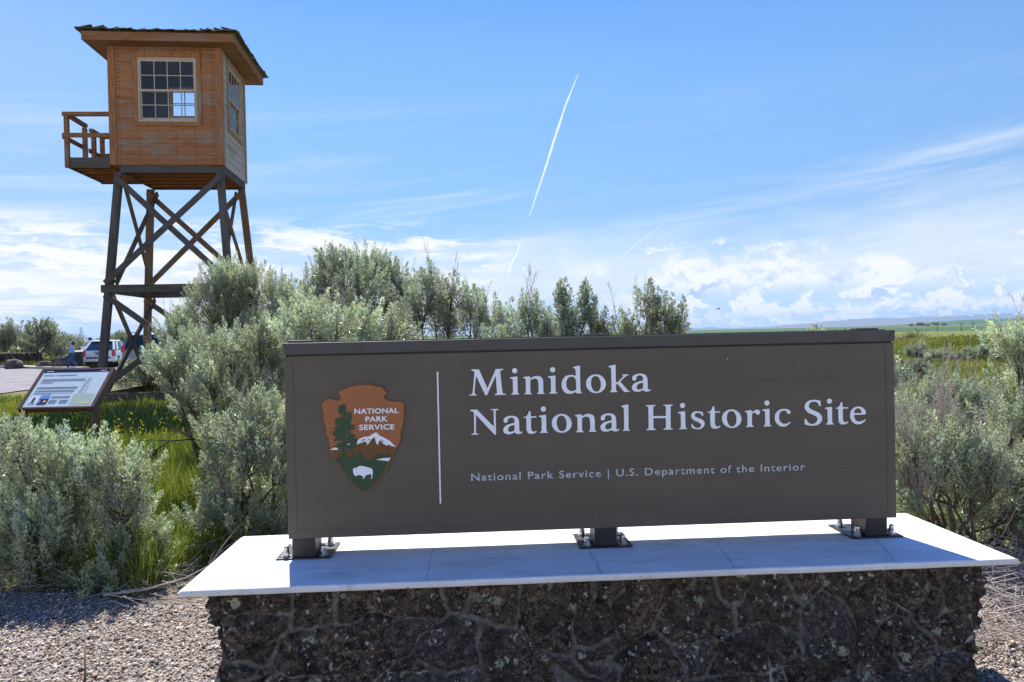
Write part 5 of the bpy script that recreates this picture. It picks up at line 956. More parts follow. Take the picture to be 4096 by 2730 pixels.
far = [(0, -8.15, 18.6, 1.55, 'olive brown sagebrush between the tower and the parked cars'), (2, -9.3, 19.4, 1.15, 'low sagebrush at the left foot of the bush by the cars'),
       (0, -31.2, 48.0, 2.9, 'big dark sagebrush beside the stone wall, left of the walking woman'), (1, -33.0, 50.5, 2.0, 'round bush over the end of the dark stone wall'),
       (1, 13.2, 24, .82, 'grey sagebrush right of the sign, nearest the weedy mound'), (2, 14.76, 25.5, .6, 'grey sagebrush in front of the rubble row, right of the sign'), (0, 9.44, 17.5, .62, 'dark sagebrush close to the right edge of the sign'),
       (1, 16.06, 26, .58, 'sagebrush on the near slope of the mound, middle of its row'), (2, 17, 26.5, .66, 'sagebrush on the near slope of the mound, right end of its row'), (0, 15.27, 25.5, .45, 'small sagebrush on the near slope of the mound, left end of its row'),
       (2, 5.62, 13.0, 1.36, 'lone sagebrush whose tip shows above the right part of the sign top'), (1, 15.96, 24, .6, 'sagebrush below the mound, partly behind the tall edge bush')]
for k, x, y, sc, lab in far: place_sage(k, x, y, sc, lab, GF)

# grass: nobody could count it
def build_grass():
    rng = np.random.default_rng(12); P = []; Hh = []
    def area(n, fx, hmin, hmax):
        p = fx(n); P.append(p); Hh.append(rng.uniform(hmin, hmax, len(p)))
    ex = np.array([e[0] for e in GRAVEL_EDGE]); ey = np.array([e[1] for e in GRAVEL_EDGE])
    def near(n):
        x = rng.uniform(-4.2, -1.2, n); y = 3.9 + 3.4 * rng.uniform(0, 1, n) ** 1.3; k = (y > np.interp(x, ex, ey) + .06 + np.abs(rng.normal(0, .10, n))) & (vnoise(x * 1.6, y * 1.6, 61) > .22); return np.stack([x[k], y[k]], 1)
    def mid(n):
        y = 7 + 12 * rng.uniform(0, 1, n) ** 1.4; x = rng.uniform(-1.35, -.16, n) * y; k = rng.uniform(size=n) < sm(-1.35, -.85, x / y) * .9 + .1; return np.stack([x[k], y[k]], 1)
    def lot(n):
        x = rng.uniform(-34, -23.5, n); y = 41.6 + rng.uniform(0, 8, n) + np.clip((-24.6 - x) * .66, 0, 6); return np.stack([x, y], 1)
    def right(n):
        y = 5 + 50 * rng.uniform(0, 1, n) ** 1.2; x = rng.uniform(.50, .74, n) * y; return np.stack([x, y], 1)
    area(42000, near, .12, .34); area(135000, mid, .09, .27); area(12000, lot, .15, .5); area(60000, right, .10, .30)
    P = np.concatenate(P); Hh = np.concatenate(Hh); n = len(P)
    r = np.hypot(P[:, 0], P[:, 1]); z = ground_z(P[:, 0], P[:, 1])
    D = unit(np.stack([rng.normal(0, .35, n), rng.normal(0, .35, n), np.ones(n)], 1)); Wd = np.clip(.0045 * r / 5, .004, .045)
    V, F = kites(np.stack([P[:, 0], P[:, 1], z - .01], 1), D, Hh * (.6 + .8 * vnoise(P[:, 0] * .9, P[:, 1] * .9, 62)), Wd, rng)
    patch = vnoise(P[:, 0] * .8 + 5, P[:, 1] * .8 + 9, 63)[:, None]; g = np.array([.085, .150, .022]); yl = np.array([.175, .195, .045]); dr = np.array([.30, .26, .13])
    isr = (P[:, :1] > 3) & (P[:, 1:] > 14); c = g + (yl - g) * sm(.35, .75, patch); c = np.where(isr, c * np.array([1.12, .95, 1.15]) + np.array([.015, .012, .008]), c)
    c = np.where(rng.uniform(size=(n, 1)) < .16, dr, c) * rng.uniform(.75, 1.25, (n, 1))
    o = mesh_np('grass', V, F, grass_m, col=np.repeat(c, 4, 0)); tag(o, 'tall green and drying grass', 'grass', kind='stuff')
    # yellow mustard flowers over the grass
    n = 260; y = 6.5 + 9 * rng.uniform(0, 1, n); x = -y * rng.uniform(.36, .68, n); k = vnoise(x * .9, y * .9, 64) > .56; x, y = x[k], y[k]; n = len(x)
    top = np.stack([x, y, rng.uniform(.26, .48, n)], 1); V1, F1 = twigs_mesh(np.stack([x, y, 0 * x], 1), top, .004)
    m = 9; Pp = (top[:, None] + rng.normal(size=(n, m, 3)) * np.array([.018, .018, .04])).reshape(-1, 3); V2, F2 = kites(Pp, unit(rng.normal(size=(n * m, 3))), np.full(n * m, .016), np.full(n * m, .013), rng)
    V = np.concatenate([V1, V2]); F = np.concatenate([F1, F2 + len(V1)]); c = np.concatenate([np.tile((.09, .13, .03), (len(V1), 1)), np.tile((.75, .62, .05), (len(V2), 1))])
    o = mesh_np('wildflowers', V, F, grass_m, col=c); tag(o, 'yellow mustard flowers in the grass', 'flowers', kind='stuff')
build_grass()

# litter of dead sticks and dry stems under the bushes
def build_litter():
    rng = np.random.default_rng(77); P = []; Q = []; w = []
    for (x0, x1, y0, y1, n, zm) in ((-3.9, -1.9, 4.12, 5.0, 500, .14), (1.85, 3.0, 3.15, 4.3, 1700, .18), (-2.2, -1.2, 3.8, 4.8, 160, .12)):
        p = np.stack([rng.uniform(x0, x1, n), rng.uniform(y0, y1, n), rng.uniform(0, 1, n) ** 2 * zm + .015], 1); d = unit(rng.normal(size=(n, 3)) * np.array([1, .8, .28])); P.append(p); Q.append(p + d * rng.uniform(.06, .3, (n, 1))); w.append(rng.uniform(.0012, .0035, n))
    P = np.concatenate(P); Q = np.concatenate(Q); Q[:, 2] = np.maximum(Q[:, 2], .012); V, F = twigs_mesh(P, Q, np.concatenate(w))
    tag(mesh_np('twig_litter', V, F, twig_m), 'dry grey twigs and stems littering the ground under the bushes', 'litter', kind='stuff')
build_litter()
def branch(name, pts, rad, m, label, subs=0, seed=1):
    rng = np.random.default_rng(seed); mb = MB(); mb.tube(pts, [rad * (1 - .75 * i / (len(pts) - 1)) for i in range(len(pts))], 6)
    for i in range(subs):
        k = rng.integers(1, len(pts) - 1); p = np.array(pts[k], float); d = unit(np.array(pts[k + 1], float) - np.array(pts[k - 1], float) + rng.normal(size=3) * .12 * np.array([1, .6, 1])); l = rng.uniform(.1, .3)
        mb.tube([p, p + d * l * .5 + np.array([0, 0, .015]), p + d * l + np.array([0, 0, rng.uniform(-.06, .05)])], [rad * .45, rad * .3, rad * .12], 5)
    return tag(mb.build(name, m, smooth=True), label, 'branch')
branch('dead_branch', [(-1.85, 5.32, .48), (-1.95, 5.25, .60), (-2.08, 5.2, .68), (-2.25, 5.18, .73), (-2.42, 5.18, .72), (-2.52, 5.2, .66), (-2.57, 5.22, .58)], .011, stem_dark, 'dark bare branch arching over the grass gap between the foreground bushes', 16, 3)
branch('fallen_stick', [(-2.28, 4.05, .03), (-2.05, 4.07, .05), (-1.86, 4.13, .09), (-1.75, 4.17, .14), (-1.66, 4.2, .16)], .008, twig_m, 'pale forked stick lying at the gravel edge left of the stone base', 3, 5)
branch('fallen_stick', [(-3.35, 4.2, .10), (-3.1, 4.17, .12), (-2.9, 4.16, .12), (-2.75, 4.18, .13)], .010, twig_m, 'straight grey stick lying under the left foreground bush', 1, 6)
# ------------------------------------------------------------------ wall, boulders, background trees
def boulder(name, loc, size, m, label, group, seed, cat='boulder', cut=.35):
    rng = np.random.default_rng(seed); bm = bmesh.new(); bmesh.ops.create_icosphere(bm, subdivisions=4, radius=1.0)
    pl = [(unit(rng.normal(size=3)), rng.uniform(.55, .85)) for _ in range(12)]
    for v in bm.verts:
        c = np.array(v.co)
        for n_, d_ in pl:
            k = c @ n_ - d_
            if k > 0: c = c - n_ * k * .9
        s_ = 1 + .12 * (vnoise(np.array([c[0] * 2.2 + 9]), np.array([c[1] * 2.2 + c[2] * 3 + 5]), seed)[0] - .5) + .05 * (vnoise(np.array([c[0] * 7 + 9]), np.array([c[1] * 7 + c[2] * 8 + 5]), seed + 1)[0] - .5)
        v.co = Vector(c * s_ * np.array(size))
    me = bpy.data.meshes.new(name); bm.to_mesh(me); bm.free(); me.materials.append(m); o = bpy.data.objects.new(name, me); COL.objects.link(o); o.location = loc; o.rotation_euler = (0, 0, rng.uniform(0, 6)); return tag(o, label, cat, group)
basalt = simple('basalt', (.085, .070, .060), .9, var=.6, scale=3, bump=.8, bscale=14); lavaw = simple('lava_wall', (.035, .028, .028), .95, var=.6, scale=5, bump=1.0, bscale=12); capc = simple('wall_cap', (.30, .265, .235), .9, var=.3, scale=3)
GB = 'boulders along the edge of the parking area'
boulder('boulder', (-28.9, 42.6, .22), (0.65, 0.55, 0.44), basalt, 'rounded boulder with a rusty flank at the foot of the stone wall', GB, 3)
boulder('boulder', (-26.9, 42.3, .14), (0.68, 0.39, 0.44), basalt, 'slanting slab boulder with a light top face, between wall and woman', GB, 8)
boulder('boulder', (-25.35, 41.4, .20), (0.60, 0.52, 0.47), basalt, 'dark hump boulder just left of the boulder behind the woman', GB, 12)
boulder('boulder', (-24.75, 41.3, .24), (.60, .45, .58), basalt, 'big brown boulder right behind the walking woman', GB, 21)
wl = empty('stone_wall', (-34.5, 49.4, 0), math.atan2(-2.6, 4.0) * .55, 'dark lava rock wall with a pale flat cap at the left picture edge', 'wall')
def build_wall():
    n = 90; xs = np.linspace(-4.2, 3.6, n); zs = np.linspace(0, .80, 18); X, Z = np.meshgrid(xs, zs, indexing='ij'); D = .16 * (vnoise(X * 3 + 50, Z * 4, 5) - .5) + .10 * (vnoise(X * 9 + 50, Z * 11, 6) - .5)
    V = np.concatenate([np.stack([X, D - .2, Z], -1).reshape(-1, 3), np.stack([X, .3 - D, Z], -1).reshape(-1, 3)]); k = 18; F = []
    for i in range(n - 1):
        for j in range(k - 1): a = i * k + j; F.append((a, a + k, a + k + 1, a + 1)); b_ = a + n * k; F.append((b_, b_ + 1, b_ + k + 1, b_ + k))
    o_ = n * k
    for j in range(k - 1): F.append((j, j + 1, o_ + j + 1, o_ + j)); e = (n - 1) * k + j; F.append((e, o_ + e, o_ + e + 1, e + 1))
    for i in range(n - 1): a = i * k + k - 1; F.append((a, a + k, o_ + a + k, o_ + a))
    mesh_np('rubble_masonry', V, F, lavaw, wl); mb = MB(); mb.box((-4.25, -.27, .81), (3.66, .36, .90)); mb.build('wall_cap', capc, wl, bevel=.02)
build_wall()

def tree_kind(seed, R_, H_, tone, label, n=8000, sz=.17):
    rng = np.random.default_rng(seed); root = empty('tree', (0, 0, 0), 0, label, 'tree'); cl = []
    for i in range(26): a = rng.uniform(0, 6.283); f = rng.uniform(0, 1) ** .5; cl.append((R_ * f * math.cos(a), R_ * f * math.sin(a), H_ * (.35 + .55 * rng.uniform(0, 1) * math.sqrt(1 - .6 * f * f)), R_ * rng.uniform(.18, .34)))
    cl = np.array(cl); k = rng.integers(0, len(cl), n); P = cl[k, :3] + unit(rng.normal(size=(n, 3))) * (cl[k, 3:] * rng.uniform(.3, 1, (n, 1)) ** .5); P[:, 2] = np.maximum(P[:, 2], .15)
    V, F = kites(P, unit(rng.normal(size=(n, 3)) + np.array([0, 0, .5])), rng.uniform(.6, 1.3, n) * sz, rng.uniform(.4, .7, n) * sz, rng); c = np.array([.215, .245, .15]) * tone * rng.uniform(.7, 1.3, (n, 1)) * (1 + .25 * rng.normal(size=(len(cl), 1))[k] * .6)
    mesh_np('crown', V, F, tree_m, root, col=np.repeat(c, 4, 0)); mb = MB(); mb.tube([(0, 0, -.1), (.03, .02, H_ * .25), (-.04, .05, H_ * .5), (.02, 0, H_ * .75)], [.13 * R_ * .6, .1 * R_ * .6, .07 * R_ * .6, .02], 7)
    for i in range(7): q = cl[i, :3]; mb.tube([(0, 0, H_ * .22 + .03 * i), tuple(q * .5 + np.array([0, 0, H_ * .2])), tuple(q)], [.05, .035, .012], 5)
    mb.build('trunk', bark_m, root); return root
tk = [tree_kind(301, 2.6, 3.2, 1.0, 'x'), tree_kind(302, 2.2, 2.7, .85, 'x'), tree_kind(303, 3.0, 2.5, 1.12, 'x')]; tu = [False] * 3
GT = 'olive green trees beyond the parking area'
def put_tree(k, x, y, sc, label, group=GT, sz=1.0):
    r = tk[k] if not tu[k] else copy_tree(tk[k]); tu[k] = True; r.location = (x, y, float(ground_z(x, y)) - .05); r.scale = (sc, sc, sc * sz); r.rotation_euler = (0, 0, x * 3.3); tag(r, label, 'tree', group)
def px_at(px, Y): return (px - 2048) / 2950 * Y
for (k, px, Y, sc, lab, sz) in ((1, 8, 92, .95, 'leftmost background tree, cut by the picture edge', .95), (0, 102, 90, 1.05, 'tallest background tree, above the stone wall', .98), (2, 58, 96, .8, 'low background tree between the leftmost and the tallest tree', .8), (1, 168, 95, .9, 'background tree right of the tallest one, behind the big dark bush', .85),
        (2, 240, 92, 1.0, 'broad pale background tree above the dark bush, left of the woman', 1.0), (1, 350, 98, .75, 'small background tree between the two people', .7), (0, 468, 100, .95, 'background tree over the roof of the white car, behind the tower leg', 1.0), (2, 300, 110, .8, 'low far tree right behind the head of the walking woman', .7)):
    put_tree(k, px_at(px, Y), Y, sc, lab, sz=sz)
GR = 'field trees in a row on the farm plain'
for i, (px, Y, sc, lab) in enumerate(((3645, 620, .8, 'leftmost dark tree of the row on the distant green fields'), (3682, 640, 1.3, 'largest dark tree of the row on the distant green fields'), (3712, 640, .85, 'third tree of the row on the distant green fields'), (3742, 650, 1.1, 'fourth tree of the row on the distant green fields, before the gap'), (3776, 650, .95, 'last tree of the row on the distant green fields'))):
    put_tree(i % 3, px_at(px, Y), Y, sc, lab, GR, 1.1)

# rubble, brush pile and posts behind the mound
bp_rng = np.random.default_rng(9); n = 500; Pb = np.stack([bp_rng.normal(0, .55, n), bp_rng.normal(0, .4, n), np.abs(bp_rng.normal(0, .32, n))], 1); V, F = twigs_mesh(Pb, Pb + unit(bp_rng.normal(size=(n, 3)) * np.array([1, 1, .6])) * bp_rng.uniform(.3, .9, (n, 1)), .014)
o = mesh_np('brush_pile', V, F, stem_dark); o.location = (px_at(3652, 58), 58, float(ground_z(px_at(3652, 58), 58))); tag(o, 'dark heap of dead brush behind the grey bush, right of the sign', 'brush pile')
palerock = simple('pale_rock', (.33, .29, .25), .9, var=.3, scale=2)
for i, (px, Y, s_, lab) in enumerate(((3695, 62, .5, 'pale rubble block next to the dark brush heap'), (3722, 63, .42, 'second pale rubble block from the brush heap'), (3708, 68, .38, 'small pale rubble block behind the other two'), (3990, 66, .45, 'pale rubble block at the right end of the row behind the mound'))):
    x = px_at(px, Y); boulder('rubble_block', (x, Y, float(ground_z(x, Y)) + .1), (s_ * 1.2, s_, s_ * .6), palerock, lab, 'pale rubble behind the mound', 60 + i, 'rock')
mb = MB(); mb.tube([(px_at(3785, 60), 60, .25), (px_at(3815, 62), 62, .62)], [.10, .07], 7); tag(mb.build('fallen_log', bark_m), 'fallen grey log tilted up behind the weedy mound', 'log')
for i, (px, lab) in enumerate(((3750, 'leftmost thin pole on the plain behind the mound'), (3846, 'second thin pole on the plain behind the mound'), (3893, 'third thin pole on the plain behind the mound'), (3956, 'rightmost thin pole on the plain, nearest the tall edge bush'))):
    Y = 150; x = px_at(px, Y); z = float(ground_z(x, Y)); t = empty('utility_pole', (x, Y, z), 0, lab, 'pole', 'thin poles behind the mound'); mb = MB(); mb.tube([(0, 0, -.2), (0, 0, 1.9 - .15 * (i % 2))], .05, 6); mb.build('pole', stem_dark, t); mb = MB(); mb.box((-.45, -.04, 1.55), (.45, .04, 1.62)); mb.build('crossarm', stem_dark, t)
for i, (px, Y, r_) in enumerate(((3610, 40, .55), (3560, 47, .6))):
    pass

# mountain ridge and far lava plain
def build_ridge():
    prof = [(2500, 2), (2650, 4), (2760, 7), (2850, 9), (2930, 5), (3000, 6), (3080, 8), (3150, 12), (3220, 17), (3280, 23), (3340, 26), (3400, 29), (3500, 33), (3600, 33), (3700, 36), (3800, 37), (3900, 40), (4000, 41), (4096, 41), (4300, 44), (4700, 38), (5200, 30), (6000, 10)]
    px = np.linspace(2500, 6000, 420); h = np.interp(px, [p[0] for p in prof], [p[1] for p in prof]) + .9 * (vnoise(px * .02, px * 0 + 3, 7) - .5) * 3 + .8 * (vnoise(px * .08, px * 0 + 9, 8) - .5)
    Y = 9000.0; depth = np.array([0, 250, 600, 1100, 1700]); fr = np.array([1.0, .93, .55, .2, -.03]); V = []
    for d, f in zip(depth, fr):
        y = Y - d; bump = (vnoise(px * .05 + d, px * 0 + d, 17) - .5) * 30 * (0 < f < 1); V.append(np.stack([(px - 2048) / 2950 * y, np.full_like(px, y), np.maximum(h, .5) / 2950 * Y * f + bump * .6], 1))
    V = np.concatenate(V); n = len(px); F = []
    for r in range(4):
        for i in range(n - 1): a = r * n + i; F.append((a, a + n, a + n + 1, a + 1))
    m, T, b = mat_new('mountain'); co = T.new('ShaderNodeTexCoord').outputs['Object']; nn = T.noise(co, .006, 5, .6); z_ = T.sep(co)[2]; c = T.mix(nn, (.09, .095, .06), (.17, .15, .10)); c = T.mix(T.math('MULTIPLY', T.ramp(z_, 96, 106), T.ramp(T.noise(co, .012, 3, .5), .56, .62)), c, (.8, .8, .82))
    T.put(b.inputs['Base Color'], c); b.inputs['Roughness'].default_value = 1.0
    tag(mesh_np('mountains', V, F, m, smooth=True), 'long low mountain ridge fading into blue haze', 'mountains', kind='structure')
build_ridge()

# ------------------------------------------------------------------ pylon, wires, contrails, bird
wire_m = simple('wire', (.20, .21, .23), .6)
py = empty('pylon', (px_at(326, 620), 620, 0), 0, 'far lattice power pylon on the skyline between the two people', 'pylon')
for sx in (-1, 1): mb = MB(); mb.tube([(sx * 2.6, 0, 0), (sx * .5, 0, 12.5), (sx * .15, 0, 15)], .16, 4); mb.build('lattice_leg', wire_m, py)
for z, w in ((8.2, 4.0), (10.8, 3.2), (13.2, 2.4)): mb = MB(); mb.tube([(-w, 0, z), (w, 0, z)], .14, 4); mb.build('crossarm', wire_m, py)
for i in range(4): z0 = i * 3; w0 = 2.6 - 2.1 * z0 / 12.5; z1 = z0 + 3; w1 = 2.6 - 2.1 * z1 / 12.5; mb = MB(); mb.tube([(-w0, 0, z0), (w1, 0, z1)], .1, 4); mb.tube([(w0, 0, z0), (-w1, 0, z1)], .1, 4); mb.build('lattice_brace', wire_m, py)
for nm, (y0, y1, lab) in enumerate(((1223, 1233, 'uppermost thin power line across the left sky'), (1236, 1262, 'middle thin power line across the left sky'), (1281, 1297, 'lowest power line in the left sky, strung with marker beads'))):
    Y = 120.0; pts = []
    for i in range(15): px = -400 + i * 120; yy = y0 + (y1 - y0) * px / 450 + .00004 * (px - 200) ** 2; pts.append((px_at(px, Y), Y, CAM_H + ((1341 - (px - 1865) * .02107) - yy) / 2950 * Y))
    w_ = empty('power_line', pts[0], 0, lab, 'power line', 'power lines in the left sky'); off = np.array(pts[0]); mb = MB(); mb.tube([tuple(np.array(p) - off) for p in pts], .011, 5); mb.build('cable', wire_m, w_)
    if nm == 2:
        for i in range(3, 9): q = np.array(pts[i]) - off; mb = MB(); mb.lathe([(.02, -.06), (.06, 0), (.02, .06)], 8, tuple(q)); mb.build('marker_bead', wire_m, w_)
def contrail(name, path, Y, wid, label, trans, seed, wob):
    rng = np.random.default_rng(seed); m, T, b = mat_new(name + '_vapour'); d = T.new('ShaderNodeBsdfDiffuse'); d.inputs[0].default_value = (.95, .96, .98, 1); tl = T.new('ShaderNodeBsdfTranslucent'); tl.inputs[0].default_value = (.95, .96, .98, 1); mx = T.new('ShaderNodeMixShader'); mx.inputs[0].default_value = .75; T.link(d.outputs[0], mx.inputs[1]); T.link(tl.outputs[0], mx.inputs[2])
    tr = T.new('ShaderNodeBsdfTransparent'); m2 = T.new('ShaderNodeMixShader'); m2.inputs[0].default_value = trans; T.link(mx.outputs[0], m2.inputs[1]); T.link(tr.outputs[0], m2.inputs[2]); T.link(m2.outputs[0], m.node_tree.nodes['Material Output'].inputs[0])
    n = 90; t = np.linspace(0, 1, n); P = np.array(path, float); s_ = np.linspace(0, 1, len(P)); px = np.interp(t, s_, P[:, 0]) + wob * np.cumsum(rng.normal(size=n)) * .30 * t; yy = np.interp(t, s_, P[:, 1]); rad = np.interp(t, np.linspace(0, 1, len(wid)), wid) * (1 + .10 * np.convolve(rng.normal(size=n + 4), np.ones(5) / 2.2, 'valid')) / 2 / 2950 * Y
    pts = [((a - 2048) / 2950 * Y, Y * (1 + .0 * i), CAM_H + ((1341 - (a - 1865) * .02107) - b_) / 2950 * Y) for i, (a, b_) in enumerate(zip(px, yy))]
    mb = MB(); mb.tube(pts, list(np.maximum(rad, .5)), 8); o = mb.build(name, m, smooth=True); m3 = m.copy(); m3.node_tree.nodes['Mix Shader.001'].inputs[0].default_value = 1 - (1 - trans) * .38; mb = MB(); mb.tube(pts, list(np.maximum(rad * 1.9, .8)), 8); mb.build('soft_edge', m3, o, smooth=True); return tag(o, label, 'contrail', 'contrails')
contrail('contrail', [(2335, 300), (2280, 430), (2230, 575), (2175, 740), (2130, 868)], 12000, [1, 3, 4.6, 5.2, 4.6, 3.2, 1], 'bright white contrail climbing steeply through the middle of the sky', .10, 3, 1.3)
contrail('contrail', [(2088, 975), (2078, 1010), (2055, 1050), (2046, 1075), (2042, 1100)], 14000, [3, 5, 5, 4, 2], 'short faint crooked contrail low down, under the bright one', .82, 4, 1.0)
contrail('contrail', [(2682, 880), (2600, 945), (2510, 1015), (2470, 1045)], 14000, [1, 1.8, 2.2, 1], 'thin faint contrail slanting down to the left over the right bushes', .86, 5, .3)
bd = empty('bird', (px_at(2877, 22), 22, CAM_H + (1341 - 1012 * .02107 - 1238) / 2950 * 22), .5, 'tiny dark bird flying over the sign before the cloud bank', 'bird')
bird_m = simple('bird_feathers', (.035, .03, .028), .8); mb = MB(); mb.tube([(-.055, 0, .0), (-.03, 0, .004), (0, 0, .008), (.03, 0, .010), (.045, 0, .012)], [.006, .012, .016, .012, .004], 8); mb.build('body', bird_m, bd, smooth=True)
for s_ in (-1, 1): mb = MB(); mb.add([(.018, s_ * .01, .012), (-.018, s_ * .01, .012), (-.03, s_ * .045, .035), (-.02, s_ * .075, .030), (.004, s_ * .045, .038), (.018, s_ * .01, .009), (-.018, s_ * .01, .009), (-.03, s_ * .045, .033), (-.02, s_ * .075, .028), (.004, s_ * .045, .036)], [(0, 1, 2, 3, 4), (9, 8, 7, 6, 5), (0, 5, 6, 1), (1, 6, 7, 2), (2, 7, 8, 3), (3, 8, 9, 4), (4, 9, 5, 0)]); mb.build('wing', bird_m, bd)

# ------------------------------------------------------------------ people
def skin_obj(name, pts, edges, mat, parent, sub=2):
    me = bpy.data.meshes.new(name); me.from_pydata([p[:3] for p in pts], edges, []); o = bpy.data.objects.new(name, me); COL.objects.link(o); o.parent = parent
    md = o.modifiers.new('skin', 'SKIN'); md.use_smooth_shade = True
    if not me.skin_vertices: me.attributes
    sv = me.skin_vertices[0].data if me.skin_vertices else None
    for i, p in enumerate(pts): r = p[3]; sv[i].radius = (r, r) if not hasattr(r, '__len__') else r
    sv[0].use_root = True
    ss = o.modifiers.new('subsurf', 'SUBSURF'); ss.levels = sub; ss.render_levels = sub
    dg = bpy.context.evaluated_depsgraph_get(); m2 = bpy.data.meshes.new_from_object(o.evaluated_get(dg)); o.modifiers.clear(); o.data = m2; bpy.data.meshes.remove(me); m2.name = name; m2.materials.clear(); m2.materials.append(mat)
    m2.polygons.foreach_set('use_smooth', np.ones(len(m2.polygons), bool)); return o
def person(loc, rz, J, cols, label, hair_fn, H_, extras=None):
    root = empty('person', loc, rz, label, 'person')
    root.scale = (H_ / 1.70,) * 3
    pts = []; edges = []; idx = {}
    def add(k, p, r, par=None):
        idx[k] = len(pts); pts.append((*p, r))
        if par: edges.append((idx[par], idx[k]))
    add('pelvis', J['pelvis'], .125); add('waist', J['waist'], .115, 'pelvis'); add('chest', J['chest'], .135, 'waist'); add('neck', J['neck'], .055, 'chest'); add('jaw', J['jaw'], .070, 'neck'); add('head', J['head'], .098, 'jaw'); add('crown', J['crown'], .070, 'head'); add('nose', J['nose'], .016, 'head')
    for s_ in 'LR':
        add('hip' + s_, J['hip' + s_], .090, 'pelvis'); add('knee' + s_, J['knee' + s_], .060, 'hip' + s_); add('ank' + s_, J['ank' + s_], .040, 'knee' + s_); add('toe' + s_, J['toe' + s_], .035, 'ank' + s_)
        add('sho' + s_, J['sho' + s_], .060, 'chest'); add('elb' + s_, J['elb' + s_], .043, 'sho' + s_); add('wri' + s_, J['wri' + s_], .028, 'elb' + s_)
        w = np.array(J['wri' + s_]); e = np.array(J['elb' + s_]); d = unit(w - e); side = unit(np.cross(d, np.array([0.1, .2, 1.0]))); nn = np.cross(side, d)
        palm = w + d * .06; add('palm' + s_, tuple(palm), .030, 'wri' + s_)
        for q, (o_, l) in enumerate(((-.026, .062), (-.009, .075), (.009, .07), (.026, .055))): add('fa%d' % q + s_, tuple(palm + d * .03 + side * o_), .009, 'palm' + s_); add('fb%d' % q + s_, tuple(palm + d * (.03 + l * .8) + side * o_ + nn * .02), .0075, 'fa%d' % q + s_)
        add('th' + s_, tuple(w + d * .03 + side * -.040 + nn * .015), .010, 'palm' + s_)
    skin_obj('body', pts, edges, cols['skin'], root)
    cs = [(*J['pelvis'], .150), (*J['waist'], .150), (*J['chest'], .160), ((J['chest'][0] + J['neck'][0]) / 2, 0, (J['chest'][2] + J['neck'][2]) / 2 + .02, .085)]; ce = [(0, 1), (1, 2), (2, 3)]
    for s_ in 'LR':
        b_ = len(cs); s0 = np.array(J['sho' + s_]); e0 = np.array(J['elb' + s_]); cs += [(*s0, .085), (*(s0 + (e0 - s0) * .8), .072)]; ce += [(2, b_), (b_, b_ + 1)]
    skin_obj('shirt', cs, ce, cols['shirt'], root)
    cs = [(*J['pelvis'], .146)]; ce = []
    for s_ in 'LR':
        b_ = len(cs); k0, a0 = np.array(J['knee' + s_]), np.array(J['ank' + s_]); cs += [(*J['hip' + s_], .108), (*k0, .080), (*(a0 + (k0 - a0) * .08), .066)]; ce += [(0, b_), (b_, b_ + 1), (b_ + 1, b_ + 2)]
    skin_obj('trousers', cs, ce, cols['trousers'], root)
    for s_ in 'LR':
        a0, t0 = np.array(J['ank' + s_]), np.array(J['toe' + s_]); bk = a0 - unit((t0 - a0) * np.array([1, 1, 0])) * .05; skin_obj('shoe', [(bk[0], bk[1], a0[2] - .045, .045), (a0[0], a0[1], a0[2] - .03, .05), (*t0, .042), (*(t0 + (t0 - a0) * .25), .03)], [(0, 1), (1, 2), (2, 3)], cols['shoe'], root)
    hair_fn(root, J)
    return root
skin_c = simple('skin', (.46, .24, .17), .55); jeans = simple('denim', (.035, .075, .19), .85, var=.25, scale=8); shoe_c = simple('shoe_leather', (.05, .042, .04), .6); hair_c = simple('dark_hair', (.035, .024, .02), .5, var=.3, scale=30); blue_shirt = simple('light_blue_cotton', (.24, .43, .74), .85, var=.06, scale=4); beige = simple('beige_cotton', (.52, .46, .38), .85, var=.1, scale=5); capm = simple('dark_cap_cloth', (.022, .024, .022), .8); glassesm = simple('sunglasses', (.01, .01, .012), .2)
JW = dict(pelvis=(0, 0, .90), waist=(.0, 0, 1.06), chest=(.0, 0, 1.28), neck=(.015, 0, 1.44), jaw=(.035, 0, 1.51), head=(.035, 0, 1.585), crown=(.02, 0, 1.63), nose=(.135, 0, 1.575), hipL=(.0, .085, .86), kneeL=(.17, .085, .50), ankL=(.20, .085, .09), toeL=(.35, .09, .045), hipR=(0, -.085, .86), kneeR=(-.02, -.085, .48), ankR=(-.27, -.085, .11), toeR=(-.15, -.09, .045),
          shoL=(.0, .17, 1.37), elbL=(.13, .22, 1.14), wriL=(.28, .05, 1.30), shoR=(0, -.17, 1.37), elbR=(.13, -.22, 1.14), wriR=(.28, -.05, 1.30))
def hair_w(root, J):
    skin_obj('hair', [(-.01, 0, 1.655, .085), (-.055, 0, 1.60, .088), (-.075, 0, 1.50, .075), (-.075, 0, 1.42, .05)], [(0, 1), (1, 2), (2, 3)], hair_c, root)
    mb = MB(); mb.box((.105, -.062, 1.578), (.128, .062, 1.606)); mb.build('sunglasses', glassesm, root, bevel=.006)
wz_rot = R(211)
wloc = (px_at(287, 40.0), 40.0, .0)
person(wloc, wz_rot, JW, dict(skin=skin_c, shirt=blue_shirt, trousers=jeans, shoe=shoe_c), 'woman in light blue shirt and jeans walking left, hands raised to her chest', hair_w, 1.58).scale = (1.06, 1.14, .935)
cmb = MB(); cmb.box((-.06, -.03, -.04), (.06, .03, .04)); cmb.lathe([(.028, 0), (.028, .035)], 10, (0, 0, 0)); cam_o = cmb.build('small_camera', glassesm, bevel=.004)
cr, sr = math.cos(wz_rot), math.sin(wz_rot); k_ = 1.58 / 1.70; cam_o.location = (wloc[0] + .33 * k_ * cr, wloc[1] + .33 * k_ * sr, 1.33 * k_); cam_o.rotation_euler = (0, 0, wz_rot + math.pi / 2); tag(cam_o, 'small black camera held up in both hands by the walking woman', 'camera')
